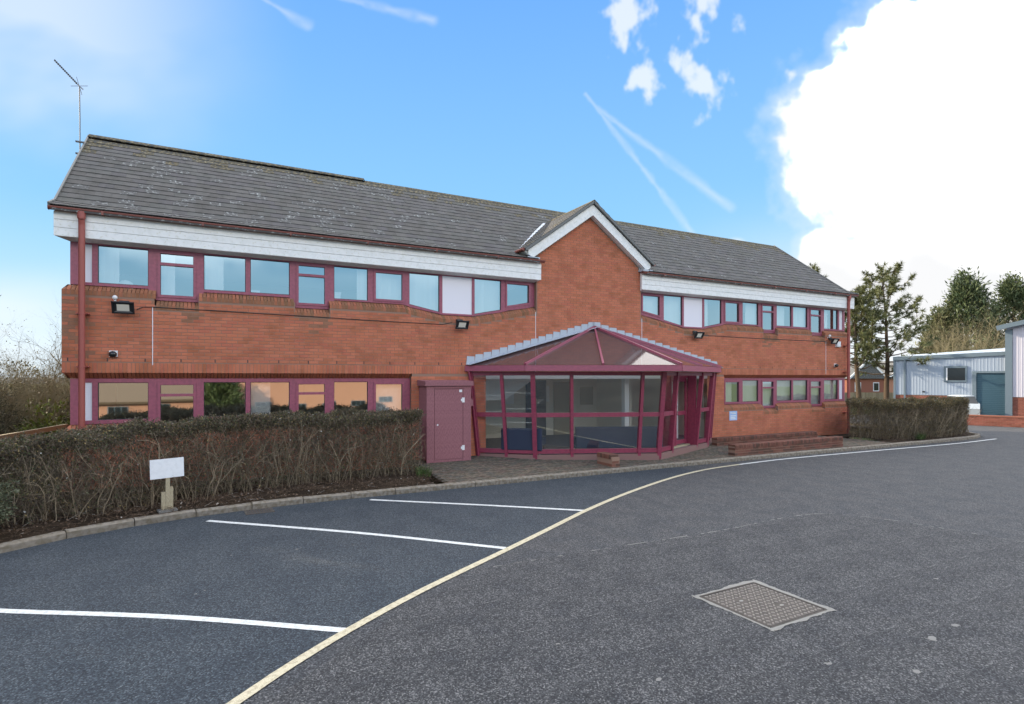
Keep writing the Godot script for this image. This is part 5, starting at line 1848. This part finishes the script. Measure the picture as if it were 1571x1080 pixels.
func bush(called: String, label: String, at: Vector3, size: Vector3, count: int, col: Color, leaf_l: float, group := "") -> void:
	var o := thing(called, label, "shrub", at, 0.0, group)
	var st := MB.new()
	var lf := MB.new()
	for i in 60:
		var e := Vector3(rnd(-1, 1) * size.x, rnd(0.5, 1.0) * size.y, rnd(-1, 1) * size.z) * 0.8
		st.tube(Vector3(e.x * 0.15, 0, e.z * 0.15), e, 0.014, 0.004, 4, lin(0.12, 0.095, 0.07))
	for i in count:
		var u := rv().normalized() * pow(rng.randf(), 0.4)
		var lump := 1.0 + 0.18 * sin(u.x * 7.0 + at.x) * cos(u.z * 6.0) + 0.12 * sin(u.y * 11.0)
		var p := Vector3(u.x * size.x, size.y * (0.52 + 0.48 * u.y), u.z * size.z) * lump
		leaf_quad(lf, p, (u + rv(0.7) + Vector3(0, 0.4, 0)).normalized(), leaf_l * rnd(0.6, 1.3), leaf_l * rnd(0.3, 0.5), shade(col, rnd(0.55, 1.35)))
	put(st, "stems", M.twig, o)
	put(lf, "crown", M.leaf, o)
func tussock(label: String, at: Vector3) -> void:
	var o := thing("grass_tussock", label, "plant", at)
	var mb := MB.new()
	for i in 130:
		var a := rnd(0, TAU)
		var d := Vector3(cos(a) * rnd(0.1, 0.7), 1, sin(a) * rnd(0.1, 0.7)).normalized()
		var p := Vector3(rnd(-0.16, 0.16), 0, rnd(-0.1, 0.1))
		var l := rnd(0.15, 0.38)
		var k := rnd(0.7, 1.3)
		var s := d.cross(Vector3.UP).normalized() * 0.006
		var c := lin(0.075 * k, 0.115 * k, 0.035 * k)
		var m := p + d * l * 0.6
		var t := m + (d + Vector3(d.x, -0.7, d.z)).normalized() * l * 0.5
		mb.quad(p - s, p + s, m + s * 0.8, m - s * 0.8, c)
		mb.tri(m - s * 0.8, m + s * 0.8, t, c)
	put(mb, "blades", M.leaf, o, "stuff")
func plants() -> void:
	rng.seed = 401
	var front := [Vector2(-0.9, 3.5), Vector2(0.0, 3.30), Vector2(0.93, 3.12), Vector2(1.98, 2.62), Vector2(3.63, 2.0), Vector2(5.8, 1.74), Vector2(7.12, 1.70)]
	hedge("hedge", "long brown twiggy hedge with small dark leaves in front of the ground floor windows", front, 1.05, func(t): return lerpf(1.30, 1.60, clampf(t * 3.0, 0.0, 1.0)) + 0.02 * sin(t * 40.0), 1.0, 0.32, 0.12)
	rng.seed = 402
	hedge("hedge", "bushy hedge of bronze and green leaves at the far end of the building", [Vector2(24.25, 1.5), Vector2(24.8, 2.2), Vector2(25.8, 2.65), Vector2(27.6, 2.8), Vector2(30.0, 2.72), Vector2(30.75, 2.3)], 1.35, func(t): return 1.52 + 0.06 * sin(t * 17.0), 1.15, 0.28, 0.50)
	rng.seed = 403
	litter("leaf_litter", "dry leaves and twigs strewn under the long brown hedge", -1.0, 7.2, func(x): return [1.2 if x > 3.5 else 2.2, kerb_z(x) - 0.13], 5200)
	litter("leaf_litter", "dry leaves and twigs strewn under the bronze hedge", 24.6, 30.5, func(x): return [1.8, 2.9], 900)
	tussock("green grass tuft at the end of the long hedge by the cupboard", Vector3(7.15, 0.13, 1.85))
	tussock("green grass growing along the foot of the bronze hedge", Vector3(26.4, 0.13, 2.8))
	# clipped grey-green shrub at the corner by the kerb
	bush("clipped_shrub", "dense grey-green shrub at the kerb by the end of the long hedge", Vector3(-0.33, 0.1, 4.0), Vector3(0.52, 1.05, 0.42), 9000, lin(0.085, 0.095, 0.055), 0.05)
	# overgrown boundary behind the end of the building
	rng.seed = 404
	for s in [[-2.3, -8.2, 6, 0.45, 2.2, 0.055, 4, "tallest bare thorny shrub behind the timber rail"], [-3.7, -9.4, 7, 0.6, 1.95, 0.05, 4, "tangled bare shrub with arching stems behind the timber rail"], [-1.3, -9.6, 6, 0.5, 1.75, 0.045, 4, "bare twiggy shrub close to the end of the brick wall"], [-5.3, -10.5, 7, 0.5, 1.95, 0.05, 4, "bare shrub growing among ivy in the boundary"], [-3.0, -12.0, 7, 0.5, 1.9, 0.05, 4, "low bare shrub deep in the boundary thicket"], [-6.8, -13.0, 8, 0.5, 2.2, 0.05, 4, "bare shrub at the back of the boundary thicket"]]:
		bare_tree("bare_shrub", s[7], Vector3(s[0], -0.2, s[1]), s[2], s[3], s[4], s[5], s[6], lin(0.34, 0.29, 0.19), "boundary thicket", Vector3.ZERO, 0.12, lin(0.18, 0.15, 0.07))
	bush("ivy_bush", "bushy ivy mound at the back of the boundary thicket", Vector3(-4.6, -0.2, -10.0), Vector3(1.5, 2.2, 1.2), 7000, lin(0.12, 0.11, 0.045), 0.09)
	bush("ivy_bush", "rounded dark shrub beside the timber rail", Vector3(-2.85, -0.2, -6.3), Vector3(0.75, 2.2, 0.7), 6000, lin(0.10, 0.095, 0.06), 0.06)
	bush("laurel", "yellow-green laurel with glossy leaves beside the end of the brick wall", Vector3(-1.6, -0.2, -6.6), Vector3(0.7, 1.75, 0.5), 1500, lin(0.13, 0.155, 0.03), 0.13)
	bush("ivy_bush", "dark evergreen shrub low against the end of the brick wall", Vector3(-0.7, -0.2, -8.0), Vector3(0.9, 1.9, 0.8), 5000, lin(0.05, 0.058, 0.026), 0.09)
	bush("ivy_bush", "wide tangle of ivy and bramble closing the boundary", Vector3(-7.0, -0.2, -16.0), Vector3(5.0, 3.0, 1.5), 14000, lin(0.11, 0.10, 0.048), 0.13)
	# unseen trees added beside the car park, sized to keep the low sun off it
	rng.seed = 405
	for s in [[-7.2, -7.8, 5.0, "closest to the gable end"], [-8.4, -4.0, 4.8, "second from the gable end"], [-9.2, 0.0, 4.6, "third from the gable end"], [-10.4, 4.5, 4.4, "farthest from the gable end"]]:
		conifer("cypress", "unseen evergreen cypress added to shade the car park, %s" % s[3], Vector3(s[0], -0.25, s[1]), s[2] * 2.7, s[2] * 0.72, int(s[1] * 10) + 900, lin(0.05, 0.065, 0.03), "evergreens added to shade the car park")
	# far end
	pine("tall open pine with a forked trunk behind the bronze hedge", Vector3(44.8, -0.2, -8.6), 10.2, 501, 0.26, 4.9, 0.0)
	pine("slender pine leaning beside the forked pine", Vector3(43.4, -0.2, -9.6), 8.6, 502, 0.38, 3.4, -0.10)
	pine("pine rising behind the far corner of the roof", Vector3(44.6, -0.2, -14.2), 11.2, 503, 0.35, 3.2, 0.05)
	conifer("leylandii", "tall dark conifer behind the bare tree and blue unit", Vector3(68.2, -0.2, -14.0), 12.4, 3.5, 511, lin(0.085, 0.11, 0.052), "dark conifers behind the blue unit")
	conifer("leylandii", "dark conifer standing over the pale unit roof", Vector3(72.4, -0.2, -12.0), 12.0, 4.0, 512, lin(0.09, 0.115, 0.055), "dark conifers behind the blue unit")
	conifer("leylandii", "shorter olive conifer beside the bare tree", Vector3(66.6, -0.2, -15.4), 8.8, 2.4, 513, lin(0.11, 0.115, 0.052), "dark conifers behind the blue unit")
	rng.seed = 406
	bare_tree("bare_tree", "round-headed bare tree above the roof of the blue unit", Vector3(61.4, -0.2, -11.2), 9, 0.36, 3.9, 0.11, 4, lin(0.30, 0.26, 0.165), "", Vector3.ZERO, 0.25, lin(0.17, 0.15, 0.06))
func kerb_z(x: float) -> float:
	for i in KERB.size() - 1:
		if x >= KERB[i].x and x <= KERB[i + 1].x:
			return lerpf(KERB[i].y, KERB[i + 1].y, (x - KERB[i].x) / (KERB[i + 1].x - KERB[i].x))
	return 3.0

# ---------------------------------------------------------------- neighbours
func clad(parent: Node, a: Vector3, b: Vector3, h0: float, h1: float, base: float, m: Material, nrm: Vector3) -> void:
	# upright ribbed sheets, each one a panel
	var l := a.distance_to(b)
	var n := int(ceil(l / 1.0))
	var u := (b - a) / l
	for i in n:
		var mb := MB.new()
		var s0 := l * i / n
		var s1 := l * (i + 1) / n
		var k := 5
		for j in k:
			var x0 := lerpf(s0, s1, float(j) / k)
			var x1 := lerpf(s0, s1, float(j + 1) / k)
			var t0 := lerpf(h0, h1, x0 / l)
			var t1 := lerpf(h0, h1, x1 / l)
			var w := (x1 - x0)
			var prof := [[0.0, 0.0], [0.08, 0.009], [0.20, 0.009], [0.28, 0.0], [1.0, 0.0]]
			for q in 4:
				var p0: Vector3 = a + u * (x0 + w * prof[q][0]) + nrm * prof[q][1]
				var p1: Vector3 = a + u * (x0 + w * prof[q + 1][0]) + nrm * prof[q + 1][1]
				var y0 := lerpf(t0, t1, prof[q][0])
				var y1 := lerpf(t0, t1, prof[q + 1][0])
				mb.quad(Vector3(p0.x, base, p0.z), Vector3(p1.x, base, p1.z), Vector3(p1.x, y1, p1.z), Vector3(p0.x, y0, p0.z), shade(Color.WHITE, 0.97 + 0.03 * sin(i * 2.7)))
		put(mb, "cladding_panel", m, parent)
func block(mb: MB, a: Vector3, u: Vector3, nrm: Vector3, x0: float, x1: float, y0: float, y1: float, z0: float, z1: float) -> void:
	mb.box(Transform3D(Basis(u, Vector3.UP, nrm), a + u * (x0 + x1) / 2 + nrm * (z0 + z1) / 2 + Vector3(0, (y0 + y1) / 2, 0)), Vector3(x1 - x0, y1 - y0, absf(z1 - z0)))
func brick_base(parent: Node, a: Vector3, u: Vector3, nrm: Vector3, x0: float, x1: float, y1: float, out: float) -> void:
	var mb := MB.new()
	block(mb, a, u, nrm, x0, x1, 0.0, y1, -0.15, out)
	var plinth := put(mb, "plinth", M.mortar, parent)
	var br := MB.new()
	var y := 0.0
	var row := 0
	while y + 0.06 < y1:
		var x := x0 - (0.11 if row % 2 else 0.0)
		while x < x1:
			var s := maxf(x, x0)
			var e := minf(x + 0.215, x1)
			if e - s > 0.03:
				br.box(Transform3D(Basis(u, Vector3.UP, nrm), a + u * (s + e) / 2 + nrm * out + Vector3(0, y + 0.035, 0)), Vector3(e - s, 0.065, 0.012), shade(lin(0.26, 0.095, 0.07), rnd(0.75, 1.15)))
			x += 0.225
		y += 0.075
		row += 1
	put(br, "brickwork", M.brick, plinth, "stuff")
func units() -> void:
	rng.seed = 601
	var u := Vector3(0.349, 0, 0.937)
	var nrm := Vector3(-0.937, 0, 0.349)
	# blue-grey unit: gable end, roller door, window
	var o := thing("industrial_unit", "low blue-grey clad unit with a roller shutter and a small square window", "building", Vector3(43.16, 0.0, -7.16))
	var a := Vector3.ZERO
	var l := 5.7
	brick_base(o, a, u, nrm, 0.0, 4.03, 1.32, 0.0)
	clad(o, a + nrm * 0.03, a + u * 4.03 + nrm * 0.03, 3.60, 3.76, 1.32, M.cladding, nrm)
	clad(o, a + u * 4.03 + nrm * 0.03, a + u * l + nrm * 0.03, 3.76, 3.84, 2.85, M.cladding, nrm)
	var mb := MB.new()
	mb.bar(a + Vector3(0, 3.70, 0) - u * 0.1 + nrm * 0.07, a + u * l + Vector3(0, 3.92, 0) + nrm * 0.07, 0.12, 0.24)
	block(mb, a, u, nrm, -0.08, 0.04, 0.0, 3.65, -0.1, 0.09); block(mb, a, u, nrm, 0.50, 0.60, 0.5, 3.65, 0.05, 0.13)
	put(mb, "trim", M.trim, o)
	mb = MB.new()
	mb.hexa([a + u * l + Vector3(0, 4.02, 0) + nrm * 0.1, a - u * 0.1 + Vector3(0, 3.84, 0) + nrm * 0.1, a - u * 0.1 + Vector3(0, 4.25, 0) - nrm * 9.0, a + u * l + Vector3(0, 4.6, 0) - nrm * 9.0, a + u * l + Vector3(0, 3.92, 0) + nrm * 0.1, a - u * 0.1 + Vector3(0, 3.74, 0) + nrm * 0.1, a - u * 0.1 + Vector3(0, 4.15, 0) - nrm * 9.0, a + u * l + Vector3(0, 4.5, 0) - nrm * 9.0].map(func(p): return p))
	put(mb, "roof", M.sheet_roof, o)
	mb = MB.new()
	block(mb, a, u, nrm, 0.05, l, 0.0, 3.6, -9.0, -0.16)
	put(mb, "body", M.cladding, o)
	mb = MB.new()
	block(mb, a, u, nrm, 2.62, 3.78, 2.18, 3.18, 0.04, 0.10)
	var win := put(mb, "window", M.trim, o)
	mb = MB.new()
	block(mb, a, u, nrm, 2.80, 3.68, 2.28, 3.06, 0.10, 0.104)
	put(mb, "pane", M.car_glass, win)
	mb = MB.new()
	block(mb, a, u, nrm, 2.74, 2.80, 2.27, 3.07, 0.10, 0.12)
	put(mb, "mullion", M.white, win)
	mb = MB.new()
	block(mb, a, u, nrm, 4.03, 4.22, 0.0, 2.85, -0.1, 0.09); block(mb, a, u, nrm, 4.22, l, 2.73, 2.85, -0.1, 0.09)
	put(mb, "door_frame", M.trim, o)
	for i in 24:
		mb = MB.new()
		var y := 0.02 + i * 0.113
		mb.hexa([a + u * 4.22 + Vector3(0, y, 0) + nrm * -0.02, a + u * l + Vector3(0, y, 0) + nrm * -0.02, a + u * l + Vector3(0, y + 0.107, 0) + nrm * 0.01, a + u * 4.22 + Vector3(0, y + 0.107, 0) + nrm * 0.01, a + u * 4.22 + Vector3(0, y, 0) - nrm * 0.05, a + u * l + Vector3(0, y, 0) - nrm * 0.05, a + u * l + Vector3(0, y + 0.107, 0) - nrm * 0.05, a + u * 4.22 + Vector3(0, y + 0.107, 0) - nrm * 0.05])
		put(mb, "shutter_slat", M.shutter, o)
	mb = MB.new()
	block(mb, a, u, nrm, 1.5, 1.62, 1.5, 1.58, 0.03, 0.10)
	put(mb, "outside_light", M.black, o)
	# taller pale unit
	o = thing("industrial_unit", "taller pale clad unit on a red brick plinth beside the blue-grey one", "building", Vector3(44.85, 0.0, -1.78))
	l = 12.0
	brick_base(o, a, u, nrm, 0.1, l, 1.29, 0.0)
	clad(o, a + u * 0.28 + nrm * 0.03, a + u * l + nrm * 0.03, 5.38, 8.2, 1.29, M.cladding_pale, nrm)
	mb = MB.new()
	block(mb, a, u, nrm, -0.06, 0.27, 0.0, 5.3, -0.1, 0.09)
	mb.bar(a + Vector3(0, 5.42, 0) - u * 0.45 + nrm * 0.15, a + u * l + Vector3(0, 8.30, 0) + nrm * 0.15, 0.5, 0.26)
	put(mb, "trim", M.trim, o)
	mb = MB.new()
	mb.prism([Vector2(0, 0), Vector2(l, 0), Vector2(l, 8.2), Vector2(0, 5.4)], -0.16, -9.0)
	var body := put(mb, "body", M.cladding_pale, o)
	body.transform = Transform3D(Basis(u, Vector3.UP, nrm), Vector3.ZERO)
	# low boundary wall and the car behind it
	o = thing("boundary_wall", "low dark red brick wall at the back of the yard in front of the units", "wall", Vector3(37.0, 0.0, -1.02))
	brick_base(o, a, u, nrm, 0.0, 9.0, 0.47, 0.0)
	mb = MB.new()
	block(mb, a, u, nrm, -0.02, 9.02, 0.47, 0.54, -0.2, 0.03)
	put(mb, "coping", M.brick_plain, o)
	car("silver hatchback parked behind the low brick wall by the shutter", Vector3(42.1, 0.0, -2.9), deg_to_rad(24.0), M.car_paint)
	# houses and fence far behind the pines
	for s in [[79.6, -30.4, -0.12, "red brick house with a grey roof seen between the pines", M.brick_plain], [86.5, -28.6, -0.4, "brown roofed house further along behind the fence", M.far_brick]]:
		o = thing("house", s[3], "house", Vector3(s[0], -2.6, s[1]), s[2])
		mb = MB.new()
		mb.bx(Vector3(-3.2, 0, -8), Vector3(3.2, 5.0, 0))
		put(mb, "wall", s[4], o)
		mb = MB.new()
		mb.prism([Vector2(-3.5, 4.9), Vector2(3.5, 4.9), Vector2(0.0, 7.4)], 0.3, -8.3)
		put(mb, "roof", M.tile_lichen, o)
		mb = MB.new()
		mb.bar(Vector3(-3.5, 4.95, 0.32), Vector3(0, 7.42, 0.32), 0.06, 0.25); mb.bar(Vector3(3.5, 4.95, 0.32), Vector3(0, 7.42, 0.32), 0.06, 0.25)
		put(mb, "barge_board", M.white, o)
		for w in [[-2.2, 3.2], [1.2, 3.2], [-2.2, 0.9], [1.2, 0.9]]:
			mb = MB.new()
			mb.bx(Vector3(w[0], w[1], 0), Vector3(w[0] + 1.1, w[1] + 1.2, 0.05))
			var wf := put(mb, "window", M.white, o)
			mb = MB.new()
			mb.bx(Vector3(w[0] + 0.1, w[1] + 0.1, 0.05), Vector3(w[0] + 1.0, w[1] + 1.1, 0.055))
			put(mb, "pane", M.car_glass, wf)
	o = thing("timber_fence", "weathered close-boarded fence behind the pines", "fence", Vector3(52.0, -0.7, -22.0))
	var fu := Vector3(0.88, 0, 0.475)
	for i in 90:
		mb = MB.new()
		mb.box(Transform3D(Basis(fu, Vector3.UP, Vector3(-0.475, 0, 0.88)), fu * (i * 0.155) + Vector3(0, 0.85, 0)), Vector3(0.145, 1.7 + rnd(-0.02, 0.02), 0.02), shade(Color.WHITE, rnd(0.55, 0.8)))
		put(mb, "board", M.timber, o)
	# timber rail beside the near gable
	o = thing("timber_rail", "pale timber knee rail running back past the end of the building", "fence", Vector3(-1.95, 0.0, -2.6))
	mb = MB.new()
	mb.bar(Vector3(0.0, 1.02, 0.6), Vector3(0.95, 1.06, -3.2), 0.09, 0.12)
	put(mb, "rail", M.timber, o)
	for t in [0.1, 0.5, 0.9]:
		mb = MB.new()
		mb.tube(Vector3(0.95 * t, -0.3, 0.6 - 3.8 * t), Vector3(0.95 * t, 1.0, 0.6 - 3.8 * t), 0.05, 0.05, 8)
		put(mb, "post", M.timber, o)
func car(label: String, at: Vector3, turn: float, paint: Material) -> void:
	var o := thing("parked_car", label, "car", at, turn, "parked cars")
	var side := [Vector2(-2.0, 0.30), Vector2(2.0, 0.30), Vector2(2.05, 0.62), Vector2(1.85, 0.84), Vector2(0.95, 0.95), Vector2(-1.9, 0.98), Vector2(-2.05, 0.7)]
	var b := MB.new()
	b.prism(side, 0.84, -0.84)
	put(b, "body", paint, o)
	b = MB.new()
	b.hexa([Vector3(-1.85, 0.96, 0.78), Vector3(1.0, 0.95, 0.78), Vector3(0.25, 1.36, 0.62), Vector3(-1.5, 1.38, 0.62), Vector3(-1.85, 0.96, -0.78), Vector3(1.0, 0.95, -0.78), Vector3(0.25, 1.36, -0.62), Vector3(-1.5, 1.38, -0.62)])
	put(b, "glasshouse", M.car_glass, o)
	b = MB.new()
	b.ball(Vector3(-0.62, 1.36, 0), Vector3(0.98, 0.10, 0.66), 16)
	put(b, "roof", paint, o)
	for w in [[-1.25, 0.8], [1.25, 0.8], [-1.25, -0.8], [1.25, -0.8]]:
		b = MB.new()
		b.tube(Vector3(w[0], 0.31, w[1] - 0.1), Vector3(w[0], 0.31, w[1] + 0.08), 0.31, 0.31, 16, Color.WHITE, true)
		var wh := put(b, "wheel", M.rubber, o)
		b = MB.new()
		b.tube(Vector3(w[0], 0.31, w[1] - 0.105), Vector3(w[0], 0.31, w[1] + 0.085), 0.19, 0.19, 12, Color.WHITE, true)
		put(b, "rim", M.chrome, wh)
	for w in [-0.6, 0.6]:
		b = MB.new()
		b.bx(Vector3(2.0, 0.58, w - 0.16), Vector3(2.07, 0.70, w + 0.16))
		put(b, "headlight", M.lamp_lens, o)
# what stands across the road behind the viewpoint and is mirrored in the ground floor glass
func opposite() -> void:
	rng.seed = 701
	for s in [[-13.0, 1.2, 45.0, 0.55, 3.1, "low brick building with a brown tiled roof across the road"], [5.2, 24.0, 47.0, 2.9, 5.2, "orange brick hall across the road"]]:
		var o := thing("building_opposite", s[5], "building", Vector3(s[0], -2.3, s[2]))
		var l: float = s[1] - s[0]
		var mb := MB.new()
		mb.bx(Vector3(0, 0, 0), Vector3(l, s[3] + 2.3, 9))
		put(mb, "wall", M.far_brick, o)
		mb = MB.new()
		var e: float = s[3] + 2.3
		mb.hexa([Vector3(-0.3, e - 0.1, -0.4), Vector3(-0.3, e + s[4] - s[3], 4.5), Vector3(l + 0.3, e + s[4] - s[3], 4.5), Vector3(l + 0.3, e - 0.1, -0.4), Vector3(-0.3, e - 0.3, -0.3), Vector3(-0.3, e + s[4] - s[3] - 0.2, 4.5), Vector3(l + 0.3, e + s[4] - s[3] - 0.2, 4.5), Vector3(l + 0.3, e - 0.3, -0.3)])
		put(mb, "roof", M.far_roof, o)
		var x := 1.2
		while x < l - 2.0:
			mb = MB.new()
			mb.bx(Vector3(x, 1.75, -0.06), Vector3(x + 1.5, 2.35, 0.02))
			var w := put(mb, "window", M.trim, o)
			for k in 3:
				mb = MB.new()
				mb.bx(Vector3(x + 0.06 + k * 0.48, 1.8, -0.07), Vector3(x + 0.48 + k * 0.48, 2.3, -0.062))
				put(mb, "pane", M.car_glass, w)
			x += 3.1
	conifer("cypress", "broad evergreen tree across the road between the brick buildings", Vector3(3.2, -2.3, 43.0), 4.6, 1.5, 702, lin(0.09, 0.11, 0.04), "")
	rng.seed = 703
	bush("roadside_shrub", "low roadside shrub across the road by the orange hall", Vector3(9.0, -2.3, 40.0), Vector3(3.2, 1.5, 0.8), 5000, lin(0.05, 0.06, 0.03), 0.16)
	bush("roadside_shrub", "low roadside shrub across the road by the brown roofed building", Vector3(-0.5, -2.3, 41.5), Vector3(1.6, 1.3, 0.8), 3000, lin(0.05, 0.06, 0.03), 0.16)
	car("dark hatchback parked across the road by the brown roofed building", Vector3(-3.6, -2.3, 42.0), 0.2, M.trim)
	car("white car parked across the road by the orange hall", Vector3(8.2, -2.3, 38.0), -0.1, M.white)

func _ready() -> void:
	rng.seed = 4242
	view_and_light()
	materials()
	ground()
	rng.seed = 11
	office()
	porch()
	rng.seed = 12
	cabinet()
	fittings()
	bay_sign()
	clutter()
	low_wall("longer low brick planter wall along the kerb beside the porch", 16.45, 21.65, 2.55, 2.80, 0.12, 0.34)
	low_wall("low brick planter wall close to the office wall beside the porch", 17.7, 23.0, 0.75, 0.97, 0.16, 0.26)
	low_wall("short brick stub wall at the kerb in front of the porch", 11.92, 12.17, 2.15, 2.80, 0.12, 0.32)
	manhole()
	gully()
	plants()
	units()
	opposite()
